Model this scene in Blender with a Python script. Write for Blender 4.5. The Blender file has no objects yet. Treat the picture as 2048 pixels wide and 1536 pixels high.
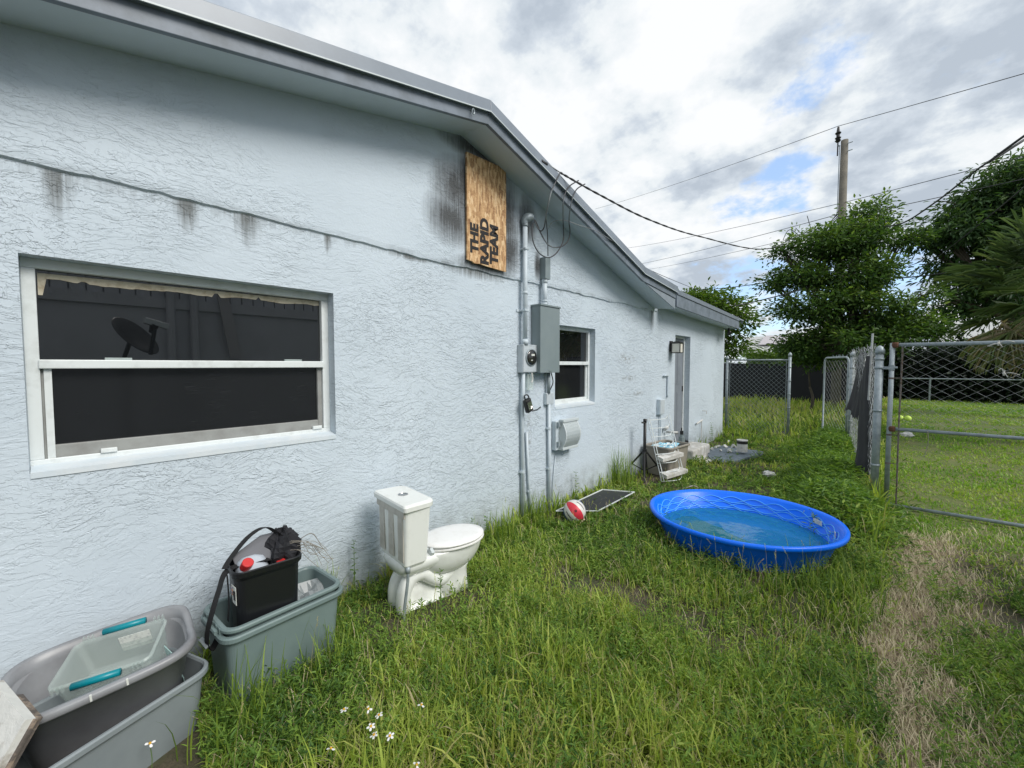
import bpy, math, random
import numpy as np
from mathutils import Vector, Matrix, Euler
random.seed(7); rng = np.random.default_rng(11)
S = bpy.context.scene; COL = S.collection
PI = math.pi; rad = math.radians

# ------------------------------------------------------------------ camera, sky, sun, exposure
FPX, CXP, CYP, EYE = 830.0, 1024.0, 768.0, 1.65       # measured focal length (px at 2048 wide) and eye height
PITCH = math.atan(38 / FPX); YAW = math.atan((1780 - 1024) / math.hypot(FPX, 38))
cam = bpy.data.cameras.new('camera'); co = bpy.data.objects.new('camera', cam); COL.objects.link(co)
cam.sensor_width = 36; cam.lens = 36 * FPX / 2048; cam.clip_start = .02; cam.clip_end = 2000
co.location = (0, 0, EYE); co.rotation_euler = (PI / 2 - PITCH, 0, YAW); S.camera = co

SUN_EL, SUN_AZ = rad(42), rad(84)         # azimuth from +Y towards +X
w = bpy.data.worlds.new('World'); S.world = w; w.use_nodes = True
nt = w.node_tree; nt.nodes.clear(); N = nt.nodes.new; L = nt.links.new
def math_node(nt, op, a, b=None, c=None, clamp=False):
    n = nt.nodes.new('ShaderNodeMath'); n.operation = op; n.use_clamp = clamp
    for i, v in enumerate((a, b, c)):
        if v is None: continue
        if isinstance(v, (int, float)): n.inputs[i].default_value = v
        else: nt.links.new(v, n.inputs[i])
    return n.outputs[0]
def noise(nt, vec, scale, detail=4, rough=.5, dist=0.0, mapping=None):
    n = nt.nodes.new('ShaderNodeTexNoise'); n.inputs['Scale'].default_value = scale
    n.inputs['Detail'].default_value = detail; n.inputs['Roughness'].default_value = rough
    n.inputs['Distortion'].default_value = dist
    if mapping is not None:
        m = nt.nodes.new('ShaderNodeMapping'); m.inputs['Location'].default_value = mapping[0]
        m.inputs['Scale'].default_value = mapping[1]
        if len(mapping) > 2: m.inputs['Rotation'].default_value = mapping[2]
        nt.links.new(vec, m.inputs['Vector']); vec = m.outputs[0]
    nt.links.new(vec, n.inputs['Vector']); return n.outputs['Fac']
def ramp(nt, fac, stops, interp='LINEAR'):
    r = nt.nodes.new('ShaderNodeValToRGB'); r.color_ramp.interpolation = interp
    e = r.color_ramp.elements
    while len(e) < len(stops): e.new(.5)
    for el, (p, c) in zip(e, stops):
        el.position = p; el.color = (c, c, c, 1) if isinstance(c, (int, float)) else (*c, 1)
    nt.links.new(fac, r.inputs[0]); return r.outputs[0]
def mix(nt, fac, a, b, mode='MIX'):
    m = nt.nodes.new('ShaderNodeMix'); m.data_type = 'RGBA'; m.blend_type = mode
    for i, v in ((0, fac), (6, a), (7, b)):
        if isinstance(v, (int, float)): m.inputs[i].default_value = v if i == 0 else (v, v, v, 1)
        elif isinstance(v, tuple): m.inputs[i].default_value = (*v, 1)
        else: nt.links.new(v, m.inputs[i])
    return m.outputs[2]
sky = N('ShaderNodeTexSky'); sky.sky_type = 'NISHITA'; sky.sun_disc = False
sky.sun_elevation = SUN_EL; sky.sun_rotation = SUN_AZ; sky.air_density = 1.0; sky.dust_density = .6
tc = N('ShaderNodeTexCoord'); sep = N('ShaderNodeSeparateXYZ'); L(tc.outputs['Generated'], sep.inputs[0])
zc = math_node(nt, 'ADD', math_node(nt, 'MAXIMUM', sep.outputs[2], 0.0), .34)
cmb = N('ShaderNodeCombineXYZ')
L(math_node(nt, 'DIVIDE', sep.outputs[0], zc), cmb.inputs[0]); L(math_node(nt, 'DIVIDE', sep.outputs[1], zc), cmb.inputs[1])
P = cmb.outputs[0]
n1 = noise(nt, P, 2.6, 12, .60, .0, ((8.1, 5.2, 3.7), (1, 1, 1)))
n2 = noise(nt, P, 3.4, 12, .58, .0, ((1.3, 2.2, 5), (1, 1, 1)))
n3 = noise(nt, P, 1.2, 3, .5, 0, ((9.3, 4.2, 2), (1, 1, 1)))
def toward(px, py, inner, outer):       # mask round a direction of the sky
    d = sky_dir(px, py); dp = N('ShaderNodeVectorMath'); dp.operation = 'DOT_PRODUCT'
    nrm = N('ShaderNodeVectorMath'); nrm.operation = 'NORMALIZE'; L(tc.outputs['Generated'], nrm.inputs[0])
    L(nrm.outputs[0], dp.inputs[0]); dp.inputs[1].default_value = d
    mr = N('ShaderNodeMapRange'); mr.interpolation_type = 'SMOOTHSTEP'; L(dp.outputs['Value'], mr.inputs[0])
    mr.inputs[1].default_value = math.cos(outer); mr.inputs[2].default_value = math.cos(inner); return mr.outputs[0]
Mcam = Euler((PI / 2 - PITCH, 0, YAW)).to_matrix()
def sky_dir(px, py): return (Mcam @ Vector(((px - CXP) / FPX, -(py - CYP) / FPX, -1))).normalized()
cover = math_node(nt, 'ADD', n1, .155)                                   # mostly cloud
cover = math_node(nt, 'SUBTRACT', cover, math_node(nt, 'MULTIPLY', toward(1570, 60, rad(1), rad(10)), .17))
cover = math_node(nt, 'SUBTRACT', cover, math_node(nt, 'MULTIPLY', toward(1520, 620, rad(2), rad(18)), .085))
cover = math_node(nt, 'ADD', cover, math_node(nt, 'MULTIPLY', toward(1150, 60, rad(8), rad(26)), .12))
cfac = ramp(nt, cover, [(.47, 0), (.58, 1)], 'EASE')
shade = math_node(nt, 'ADD', math_node(nt, 'MULTIPLY', n2, .85), math_node(nt, 'MULTIPLY', n3, .28))
shade = math_node(nt, 'SUBTRACT', shade, math_node(nt, 'MULTIPLY', toward(1950, 250, rad(5), rad(30)), .025))
shade = math_node(nt, 'ADD', shade, math_node(nt, 'MULTIPLY', toward(1130, 130, rad(4), rad(22)), .015))
ccol = ramp(nt, shade, [(.46, (3.0, 3.4, 3.9)), (.52, (3.9, 4.3, 4.75)), (.565, (5.0, 5.3, 5.5)), (.635, (5.8, 5.9, 6.0))])
blue = mix(nt, 1.0, sky.outputs[0], (1.15, 1.3, 1.5), 'MULTIPLY')
blue = mix(nt, .45, blue, (3.6, 4.7, 6.2))
bg = N('ShaderNodeBackground'); bg.inputs['Strength'].default_value = .12
L(mix(nt, cfac, blue, ccol), bg.inputs['Color'])
ow = N('ShaderNodeOutputWorld'); L(bg.outputs[0], ow.inputs[0])
w.cycles.sampling_method = 'MANUAL'; w.cycles.sample_map_resolution = 512

sd = bpy.data.lights.new('sun', 'SUN'); sd.energy = 2.1; sd.angle = rad(28); sd.color = (1, .96, .9)
so = bpy.data.objects.new('sun', sd); COL.objects.link(so)
sv = Vector((math.sin(SUN_AZ) * math.cos(SUN_EL), math.cos(SUN_AZ) * math.cos(SUN_EL), math.sin(SUN_EL)))
so.rotation_euler = sv.to_track_quat('Z', 'Y').to_euler(); so.location = sv * 30
S.view_settings.view_transform = 'Standard'; S.view_settings.look = 'None'; S.view_settings.gamma = 1
S.view_settings.exposure = .50
S.cycles.max_bounces = 6; S.cycles.transparent_max_bounces = 12

# ------------------------------------------------------------------ helpers
def _ray(px, py): return Mcam @ Vector(((px - CXP) / FPX, -(py - CYP) / FPX, -1))
def onx(px, py, X): r = _ray(px, py); return Vector((0, 0, EYE)) + r * (X / r.x)      # surveying helpers: a pixel on a known plane
def ony(px, py, Y): r = _ray(px, py); return Vector((0, 0, EYE)) + r * (Y / r.y)
def onz(px, py, Z=0): r = _ray(px, py); return Vector((0, 0, EYE)) + r * ((Z - EYE) / r.z)

def prop(o, label=None, cat=None, group=None, kind=None):
    for k, v in (('label', label), ('category', cat), ('group', group), ('kind', kind)):
        if v: o[k] = v
    return o
def thing(name, label, cat, loc=(0, 0, 0), rz=0, group=None):
    o = bpy.data.objects.new(name, None); COL.objects.link(o); o.empty_display_size = .1
    o.location = loc; o.rotation_euler = (0, 0, rz); return prop(o, label, cat, group)

class MB:
    def __init__(s): s.v = []; s.f = []; s.m = []; s.T = None; s.mi = 0
    def add(s, vs, fs):
        b = len(s.v)
        for p in vs:
            p = Vector(p); s.v.append(tuple(s.T @ p) if s.T else tuple(p))
        for f in fs: s.f.append([b + i for i in f]); s.m.append(s.mi)
        return s
    def box(s, x0, x1, y0, y1, z0, z1):
        return s.add([(x, y, z) for z in (z0, z1) for y in (y0, y1) for x in (x0, x1)],
                     [(0, 2, 3, 1), (4, 5, 7, 6), (0, 1, 5, 4), (2, 6, 7, 3), (0, 4, 6, 2), (1, 3, 7, 5)])
    def quad(s, a, b, c, d): return s.add([a, b, c, d], [(0, 1, 2, 3)])
    def poly(s, pts, t):            # planar polygon extruded by vector t
        n = len(pts); t = Vector(t); vs = [Vector(p) for p in pts] + [Vector(p) + t for p in pts]
        return s.add(vs, [tuple(range(n))[::-1], tuple(range(n, 2 * n))] + [(i, (i + 1) % n, n + (i + 1) % n, n + i) for i in range(n)])
    def tube(s, pts, r, n=8, cap=True):
        pts = [Vector(p) for p in pts]; rs = r if isinstance(r, (list, tuple)) else [r] * len(pts)
        vs = []; prev = None
        for i, p in enumerate(pts):
            d = (pts[min(i + 1, len(pts) - 1)] - pts[max(i - 1, 0)]).normalized()
            if prev is None: a = d.orthogonal().normalized()
            else:
                a = prev - d * prev.dot(d); a = a.normalized() if a.length > 1e-6 else d.orthogonal().normalized()
            prev = a; b = d.cross(a)
            for k in range(n):
                t = 2 * PI * k / n; vs.append(p + (a * math.cos(t) + b * math.sin(t)) * rs[i])
        fs = [(i * n + k, i * n + (k + 1) % n, (i + 1) * n + (k + 1) % n, (i + 1) * n + k) for i in range(len(pts) - 1) for k in range(n)]
        if cap: fs += [tuple(range(n))[::-1], tuple((len(pts) - 1) * n + k for k in range(n))]
        return s.add(vs, fs)
    def loops(s, loops, cap0=True, cap1=True):
        n = len(loops[0]); vs = [p for l in loops for p in l]
        fs = [(i * n + k, i * n + (k + 1) % n, (i + 1) * n + (k + 1) % n, (i + 1) * n + k) for i in range(len(loops) - 1) for k in range(n)]
        if cap0: fs.append(tuple(range(n))[::-1])
        if cap1: fs.append(tuple((len(loops) - 1) * n + k for k in range(n)))
        return s.add(vs, fs)
    def lathe(s, prof, n=24, c=(0, 0, 0), cap0=True, cap1=True):
        return s.loops([[(c[0] + r * math.cos(2 * PI * k / n), c[1] + r * math.sin(2 * PI * k / n), c[2] + z) for k in range(n)] for r, z in prof], cap0, cap1)
    def sphere(s, r, c=(0, 0, 0), n=16, sz=1.0):
        return s.lathe([(r * math.sin(PI * (i + .02) / (n + .04)), -r * sz * math.cos(PI * (i + .02) / (n + .04))) for i in range(n + 1)], n * 2, c)
    def build(s, name, mats, parent=None, smooth=False, bevel=0, seg=2, loc=None):
        me = bpy.data.meshes.new(name); me.from_pydata(s.v, [], s.f)
        if not isinstance(mats, (list, tuple)): mats = [mats]
        for m in mats: me.materials.append(m)
        me.polygons.foreach_set('material_index', s.m)
        if smooth: me.polygons.foreach_set('use_smooth', [True] * len(s.f))
        me.update(); o = bpy.data.objects.new(name, me); COL.objects.link(o)
        if parent: o.parent = parent
        if loc is not None: o.location = loc
        if bevel:
            b = o.modifiers.new('bevel', 'BEVEL'); b.width = bevel; b.segments = seg; b.limit_method = 'ANGLE'; b.angle_limit = rad(40)
        if smooth == 'auto' or (smooth and bevel):
            pass
        return o
def build_each(mb, name, mats, parent=None, **k):
    """one object for each separate piece of the builder"""
    par = list(range(len(mb.v)))
    def fd(i):
        while par[i] != i: par[i] = par[par[i]]; i = par[i]
        return i
    for f in mb.f:
        for q_ in f[1:]: par[fd(q_)] = fd(f[0])
    grp = {}
    for f in mb.f: grp.setdefault(fd(f[0]), []).append(f)
    for fs in grp.values():
        ids = sorted({i for f in fs for i in f}); mp = {a: b for b, a in enumerate(ids)}; m2 = MB(); m2.v = [mb.v[i] for i in ids]; m2.f = [[mp[i] for i in f] for f in fs]; m2.m = [0] * len(fs)
        o = m2.build(name, mats, parent, **k)
    return o
def rrect(hx, hy, r, z, n=4, cx=0, cy=0):
    pts = []
    for sx, sy, a0 in ((1, 1, 0), (-1, 1, 90), (-1, -1, 180), (1, -1, 270)):
        for k in range(n + 1):
            a = rad(a0 + 90 * k / n); pts.append((cx + sx * (hx - r) + r * math.cos(a), cy + sy * (hy - r) + r * math.sin(a), z))
    return pts
def spline(pts, n=8):
    pts = [Vector(p) for p in pts]; out = []
    for i in range(len(pts) - 1):
        p0, p1, p2, p3 = pts[max(i - 1, 0)], pts[i], pts[i + 1], pts[min(i + 2, len(pts) - 1)]
        for k in range(n):
            t = k / n; out.append(.5 * ((2 * p1) + (p2 - p0) * t + (2 * p0 - 5 * p1 + 4 * p2 - p3) * t * t + (3 * p1 - p0 - 3 * p2 + p3) * t ** 3))
    return out + [pts[-1]]
def sagline(a, b, sag, n=24):
    a, b = Vector(a), Vector(b); return [a.lerp(b, k / n) - Vector((0, 0, sag * 4 * (k / n) * (1 - k / n))) for k in range(n + 1)]
def align(px_from, px_to):
    return (Vector(px_to) - Vector(px_from)).to_track_quat('Z', 'Y').to_matrix().to_4x4()

# vectorised value noise
_lat = rng.random((64, 64))
def vnoise(x, y, sc):
    x = np.asarray(x) * sc + 1000; y = np.asarray(y) * sc + 1000
    xi = np.floor(x).astype(int); yi = np.floor(y).astype(int); fx = x - xi; fy = y - yi
    fx = fx * fx * (3 - 2 * fx); fy = fy * fy * (3 - 2 * fy)
    g = lambda a, b: _lat[a % 64, b % 64]
    return (g(xi, yi) * (1 - fx) + g(xi + 1, yi) * fx) * (1 - fy) + (g(xi, yi + 1) * (1 - fx) + g(xi + 1, yi + 1) * fx) * fy
def sstep(a, b, x): t = np.clip((np.asarray(x, float) - a) / (b - a), 0, 1); return t * t * (3 - 2 * t)
def ground_z(x, y):
    return .22 * sstep(8.5, 16, y) + (vnoise(x, y, .9) - .5) * .05 + (vnoise(x, y, 3.1) - .5) * .02
def gz(x, y): return float(ground_z(x, y))

# ------------------------------------------------------------------ materials
MATS = {}
def mat(name, color=(.5, .5, .5), rough=.6, metal=0, spec=.5, bump=None, var=None, alpha=None, sub=None, ior=None):
    """bump=(scale, strength, distance); var=(scale, second colour, low, high)"""
    m = bpy.data.materials.new(name); m.use_nodes = True; t = m.node_tree; b = t.nodes['Principled BSDF']
    b.inputs['Base Color'].default_value = (*color, 1); b.inputs['Roughness'].default_value = rough
    b.inputs['Metallic'].default_value = metal; b.inputs['Specular IOR Level'].default_value = spec
    if ior: b.inputs['IOR'].default_value = ior
    if alpha is not None: b.inputs['Alpha'].default_value = alpha
    tcn = t.nodes.new('ShaderNodeTexCoord').outputs['Object']
    if var:
        f = noise(t, tcn, var[0], 6, .6); f = ramp(t, f, [(var[2], 0), (var[3], 1)])
        c = mix(t, f, color, var[1]); t.links.new(c, b.inputs['Base Color'])
    if bump:
        n = noise(t, tcn, bump[0], 4, .6); bp = t.nodes.new('ShaderNodeBump'); bp.inputs['Strength'].default_value = bump[1]
        bp.inputs['Distance'].default_value = bump[2]; t.links.new(n, bp.inputs['Height']); t.links.new(bp.outputs[0], b.inputs['Normal'])
    MATS[name] = m; return m

def stucco(name, gable=False):
    m = mat(name, (.5, .58, .64), .62, spec=.35); t = m.node_tree; b = t.nodes['Principled BSDF']
    g = t.nodes.new('ShaderNodeNewGeometry').outputs['Position']
    # trowelled ridges: iso-lines of stretched noise, in drifting directions
    wn = t.nodes.new('ShaderNodeTexNoise'); wn.inputs['Scale'].default_value = 1.3; wn.inputs['Detail'].default_value = 2; t.links.new(g, wn.inputs['Vector'])
    wv = t.nodes.new('ShaderNodeVectorMath'); wv.operation = 'SCALE'; t.links.new(wn.outputs['Color'], wv.inputs[0]); wv.inputs['Scale'].default_value = .4
    wa = t.nodes.new('ShaderNodeVectorMath'); t.links.new(g, wa.inputs[0]); t.links.new(wv.outputs[0], wa.inputs[1]); gw = wa.outputs[0]
    def terraces(sc, stretch, lo, hi, loc, dist):
        n = noise(t, gw, sc, 3.5, .55, dist, (loc, (1, 1, stretch))); return ramp(t, n, [(lo, 0), (hi, 1)])
    h = None
    for sc, st, lo, hi, loc, di, wgt in ((7, 2.6, .46, .475, (0, 0, 0), .9, .8), (11, 2.4, .53, .545, (5, 3, 1), 1.0, .6), (17, 2.0, .44, .46, (2, 8, 4), 1.0, .45), (9, 3.0, .60, .612, (7, 1, 9), .8, .5)):
        r = math_node(t, 'MULTIPLY', terraces(sc, st, lo, hi, loc, di), wgt); h = r if h is None else math_node(t, 'ADD', h, r)
    amt = ramp(t, noise(t, g, 1.1, 3, .5, .4, ((4, 4, 4), (1, 1, 1))), [(.38, .12 if not gable else .06), (.60, 1 if not gable else .7)])
    h = math_node(t, 'MULTIPLY', h, amt)
    fine = math_node(t, 'MULTIPLY', noise(t, g, 60, 3, .5), .16); h = math_node(t, 'ADD', h, fine)
    bp = t.nodes.new('ShaderNodeBump'); bp.inputs['Strength'].default_value = .62; bp.inputs['Distance'].default_value = .0095
    t.links.new(h, bp.inputs['Height']); t.links.new(bp.outputs[0], b.inputs['Normal'])
    sp = t.nodes.new('ShaderNodeSeparateXYZ'); t.links.new(g, sp.inputs[0]); Y, Z = sp.outputs[1], sp.outputs[2]
    base = mix(t, ramp(t, noise(t, g, 1.4, 4, .5), [(.35, 0), (.7, 1)]), (.56, .635, .70), (.525, .60, .665))
    # grime in the joints
    base = mix(t, math_node(t, 'MULTIPLY', ramp(t, noise(t, g, 14, 5, .7), [(.55, 0), (.75, 1)]), .10), base, (.3, .34, .36))
    def blob(y, z, ry, rz):
        a = math_node(t, 'POWER', math_node(t, 'DIVIDE', math_node(t, 'SUBTRACT', Y, y), ry), 2)
        c = math_node(t, 'POWER', math_node(t, 'DIVIDE', math_node(t, 'SUBTRACT', Z, z), rz), 2)
        return math_node(t, 'SUBTRACT', 1, math_node(t, 'SQRT', math_node(t, 'ADD', a, c)), clamp=True)
    streak = noise(t, g, 1, 5, .65, .2, ((0, 0, 0), (1, 26, 1.6)))
    streak2 = noise(t, g, 1, 4, .6, .1, ((3, 1, 0), (1, 60, 3)))
    if gable:
        soot = None
        for a in ((2.36, 3.13, .34, .34), (2.30, 2.90, .34, .30), (2.43, 3.2, .12, .35), (2.98, 3.08, .26, .5), (3.02, 2.78, .2, .34), (3.28, 3.12, .2, .3), (2.62, 3.56, .55, .14), (2.7, 2.56, .45, .10), (3.46, 2.7, .07, .2)):
            q = blob(*a); soot = q if soot is None else math_node(t, 'MAXIMUM', soot, q)
        s1 = math_node(t, 'MULTIPLY', soot, math_node(t, 'ADD', .35, math_node(t, 'MULTIPLY', streak2, 1.3)))
        s1 = math_node(t, 'MULTIPLY', s1, math_node(t, 'ADD', .3, math_node(t, 'MULTIPLY', noise(t, g, 4, 6, .75), 1.3)))
        s1 = ramp(t, s1, [(.05, 0), (.42, .62), (.75, .93)])
        base = mix(t, s1, base, (.045, .045, .045))
        edge = ramp(t, Z, [(0, 1), (1, 1)])
        mr = t.nodes.new('ShaderNodeMapRange'); mr.inputs[1].default_value = 2.56; mr.inputs[2].default_value = 2.49; t.links.new(Z, mr.inputs[0])
        f = math_node(t, 'MULTIPLY', mr.outputs[0], ramp(t, noise(t, g, 5, 5, .7), [(.48, 0), (.66, .55)]))
        base = mix(t, f, base, (.06, .06, .055))
    else:
        # drips below the seam
        tot = None
        for (y, ry, ln) in ((.03, .07, .26), (.50, .07, .20), (.78, .09, .22), (1.25, .035, .14), (6.35, .12, .45), (1.9, .25, .04), (2.6, .5, .10)):
            dy = math_node(t, 'SUBTRACT', 1, math_node(t, 'ABSOLUTE', math_node(t, 'DIVIDE', math_node(t, 'SUBTRACT', Y, y), ry)), clamp=True)
            mr = t.nodes.new('ShaderNodeMapRange'); mr.inputs[1].default_value = 2.49 - ln; mr.inputs[2].default_value = 2.49; t.links.new(Z, mr.inputs[0])
            q = math_node(t, 'MULTIPLY', math_node(t, 'POWER', dy, .6), mr.outputs[0]); tot = q if tot is None else math_node(t, 'MAXIMUM', tot, q)
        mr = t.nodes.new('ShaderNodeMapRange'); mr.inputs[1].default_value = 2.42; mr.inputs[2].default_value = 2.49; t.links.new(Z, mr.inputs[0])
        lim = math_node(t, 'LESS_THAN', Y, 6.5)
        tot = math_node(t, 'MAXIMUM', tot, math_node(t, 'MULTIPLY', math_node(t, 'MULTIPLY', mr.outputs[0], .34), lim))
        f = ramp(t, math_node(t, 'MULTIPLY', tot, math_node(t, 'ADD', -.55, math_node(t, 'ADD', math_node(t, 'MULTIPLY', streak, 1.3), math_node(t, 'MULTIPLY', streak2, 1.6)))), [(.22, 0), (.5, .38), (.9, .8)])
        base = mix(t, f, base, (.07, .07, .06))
        # long faint runs down the wall and soil splash at the foot
        lr = math_node(t, 'MULTIPLY', ramp(t, streak2, [(.60, 0), (.72, .5)]), ramp(t, Z, [(0, 0), (1, 0)]))
        mr = t.nodes.new('ShaderNodeMapRange'); mr.inputs[1].default_value = .45; mr.inputs[2].default_value = 0; t.links.new(Z, mr.inputs[0])
        f = math_node(t, 'MULTIPLY', mr.outputs[0], ramp(t, noise(t, g, 7, 5, .7), [(.35, .1), (.65, .8)]))
        base = mix(t, f, base, (.13, .13, .10))
        for (y, z, ry, rz) in ((5.5, 1.74, .35, .10), (5.6, 1.46, .30, .05), (5.9, 1.22, .3, .05), (3.35, .9, .05, .4)):
            f = math_node(t, 'MULTIPLY', blob(y, z, ry, rz), ramp(t, noise(t, g, 18, 4, .7), [(.45, 0), (.62, .8)])); base = mix(t, f, base, (.2, .19, .17))
    t.links.new(base, b.inputs['Base Color']); return m
M_wall = stucco('painted_stucco'); M_gable = stucco('painted_gable_stucco', True)
M_soffit = mat('painted_soffit', (.56, .63, .68), .7, bump=(12, .25, .01), var=(2.5, (.50, .57, .61), .35, .7))
M_fascia = mat('grey_fascia_paint', (.19, .225, .27), .5, bump=(30, .15, .004), var=(6, (.12, .145, .17), .4, .7))
M_return = mat('weathered_return_paint', (.24, .28, .32), .6, var=(7, (.19, .22, .25), .4, .7))
M_drip = mat('grey_drip_edge', (.22, .255, .30), .35, spec=.6, var=(4, (.19, .22, .26), .4, .7))
M_shing = mat('dark_shingles', (.05, .052, .058), .9, bump=(90, .6, .004), var=(20, (.08, .08, .085), .4, .7))
M_frame = mat('white_window_frame', (.70, .74, .74), .4, var=(12, (.55, .58, .57), .5, .75))
M_sill = mat('painted_sill', (.58, .65, .70), .6, bump=(40, .4, .003), var=(9, (.66, .70, .72), .4, .7))
M_frame2 = mat('weathered_grey_frame', (.30, .31, .30), .5, var=(9, (.22, .22, .21), .4, .7))
M_glass = mat('dark_window_glass', (.006, .007, .008), .015, spec=.5, ior=2.1)
M_pane2 = mat('scratched_dark_glass', (.012, .013, .014), .10, spec=.5, ior=1.6)
t = M_pane2.node_tree; g = t.nodes.new('ShaderNodeTexCoord').outputs['Object']
f = math_node(t, 'MULTIPLY', ramp(t, noise(t, g, 1, 3, .6, 0, ((0, 0, 0), (1, 7, 260))), [(.60, 0), (.72, 1)]), ramp(t, noise(t, g, 2.5, 4, .7), [(.48, 0), (.7, .7)]))
t.links.new(mix(t, f, (.012, .013, .014), (.09, .09, .085)), t.nodes['Principled BSDF'].inputs['Base Color'])
M_screen = mat('insect_screen', (.012, .013, .014), .35, spec=.3, bump=(400, .2, .001))
M_tape = mat('old_masking_tape', (.50, .46, .36), .8, bump=(40, .5, .003), var=(30, (.36, .31, .22), .45, .65))
M_door = mat('grey_door_paint', (.21, .235, .265), .45, var=(5, (.18, .2, .23), .4, .7))
M_black = mat('black_metal', (.012, .012, .013), .45)
M_bplast = mat('black_plastic', (.008, .009, .011), .38, bump=(120, .1, .001))
M_strap = mat('black_webbing', (.012, .012, .013), .85, bump=(220, .4, .001))
M_galv = mat('galvanised_steel', (.32, .37, .395), .45, metal=.25, var=(16, (.23, .27, .29), .4, .65), bump=(60, .1, .002))
M_wire = mat('galvanised_wire', (.46, .48, .49), .45, metal=.4, var=(8, (.30, .30, .30), .4, .7))
M_rust = mat('rusty_weld', (.10, .045, .025), .9, bump=(80, .5, .003))
M_panel = mat('grey_electric_enclosure', (.21, .255, .265), .4, var=(4, (.185, .23, .24), .4, .7))
M_meter = mat('painted_meter_box', (.50, .55, .585), .45, var=(14, (.40, .45, .48), .5, .75), bump=(40, .15, .003))
M_cond = mat('painted_conduit', (.54, .61, .66), .5, var=(9, (.44, .50, .54), .45, .7), bump=(30, .2, .003))
M_lgrey = mat('light_grey_plastic', (.52, .57, .58), .4)
M_darkglass = mat('meter_glass', (.02, .02, .02), .05, spec=.8)
M_clear = mat('clear_plastic', (.7, .8, .78), .2, alpha=.33)
M_ceram = mat('dirty_white_porcelain', (.77, .79, .765), .14, spec=.6, var=(7, (.64, .645, .60), .52, .78))
M_ceram2 = mat('dusty_porcelain_back', (.50, .48, .43), .3, var=(9, (.30, .28, .24), .45, .75))
M_seat = mat('white_seat_plastic', (.80, .80, .79), .3, var=(14, (.70, .69, .66), .5, .8))
M_chrome = mat('chrome', (.5, .5, .5), .2, metal=1)
M_sage = mat('sage_green_plastic', (.15, .205, .205), .4, spec=.4, var=(3, (.18, .24, .235), .4, .7))
M_tote = mat('grey_tote_plastic', (.24, .275, .29), .4, spec=.4, var=(3.5, (.20, .23, .245), .4, .7))
M_toted = mat('dark_grey_tote_plastic', (.26, .27, .285), .35, spec=.45, var=(4, (.17, .17, .18), .4, .7))
M_cbin = mat('translucent_bin_plastic', (.52, .60, .57), .25, alpha=.36, spec=.5)
M_teal = mat('teal_handle_plastic', (.0, .22, .27), .35)
M_paper = mat('paper_label', (.66, .68, .64), .7, var=(60, (.5, .52, .5), .5, .6))
M_jug = mat('milky_jug_plastic', (.45, .50, .56), .3)
M_red = mat('red_cap_plastic', (.55, .03, .03), .4)
M_greyfab = mat('grey_fabric', (.16, .165, .18), .9, bump=(150, .3, .001))
M_white = mat('dull_white', (.6, .6, .58), .6, var=(20, (.42, .41, .38), .5, .7))
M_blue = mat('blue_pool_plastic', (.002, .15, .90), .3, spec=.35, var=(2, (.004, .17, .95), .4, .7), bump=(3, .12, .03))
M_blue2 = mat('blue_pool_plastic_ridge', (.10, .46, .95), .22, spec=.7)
M_dark = mat('dark_void', (.006, .006, .007), .9)
M_fabric = mat('black_privacy_fabric', (.012, .013, .017), .8, bump=(90, .3, .002))
M_fabric2 = mat('faded_privacy_fabric', (.026, .028, .034), .85, bump=(60, .4, .003), var=(5, (.012, .013, .016), .4, .7))
M_pole = mat('weathered_pole_wood', (.17, .155, .125), .85, bump=(25, .6, .01), var=(3, (.10, .095, .08), .4, .7))
M_wirek = mat('black_cable', (.03, .032, .035), .6)
M_wireg = mat('aluminium_cable', (.25, .26, .27), .5)
M_tan = mat('tan_tote_plastic', (.30, .275, .235), .5, var=(5, (.24, .22, .19), .4, .7))
M_ltblue = mat('pale_blue_paper', (.16, .45, .60), .6, var=(25, (.7, .75, .76), .48, .55))
M_conc = mat('worn_concrete', (.44, .43, .40), .85, bump=(30, .4, .006), var=(8, (.62, .62, .60), .45, .6))
M_mat = mat('grey_slate_sheet', (.11, .14, .17), .75, bump=(20, .4, .008), var=(14, (.2, .24, .27), .5, .7))
M_lime = mat('lime_yellow_plastic', (.55, .75, .12), .5)
M_bark = mat('bark', (.10, .085, .065), .9, bump=(18, .7, .02), var=(6, (.06, .05, .04), .4, .7))
M_brownroof = mat('pale_grey_roof', (.46, .47, .46), .8, bump=(30, .2, .01), var=(5, (.4, .41, .40), .4, .7))
M_solar = mat('solar_panel', (.42, .39, .40), .25, spec=.7)
M_farwall = mat('grey_green_wall', (.12, .14, .13), .8, var=(2, (.15, .17, .16), .4, .7))
M_nwall = mat('neighbour_grey_paint', (.50, .52, .55), .75, var=(2, (.44, .46, .48), .4, .7), bump=(30, .15, .003))

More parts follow.
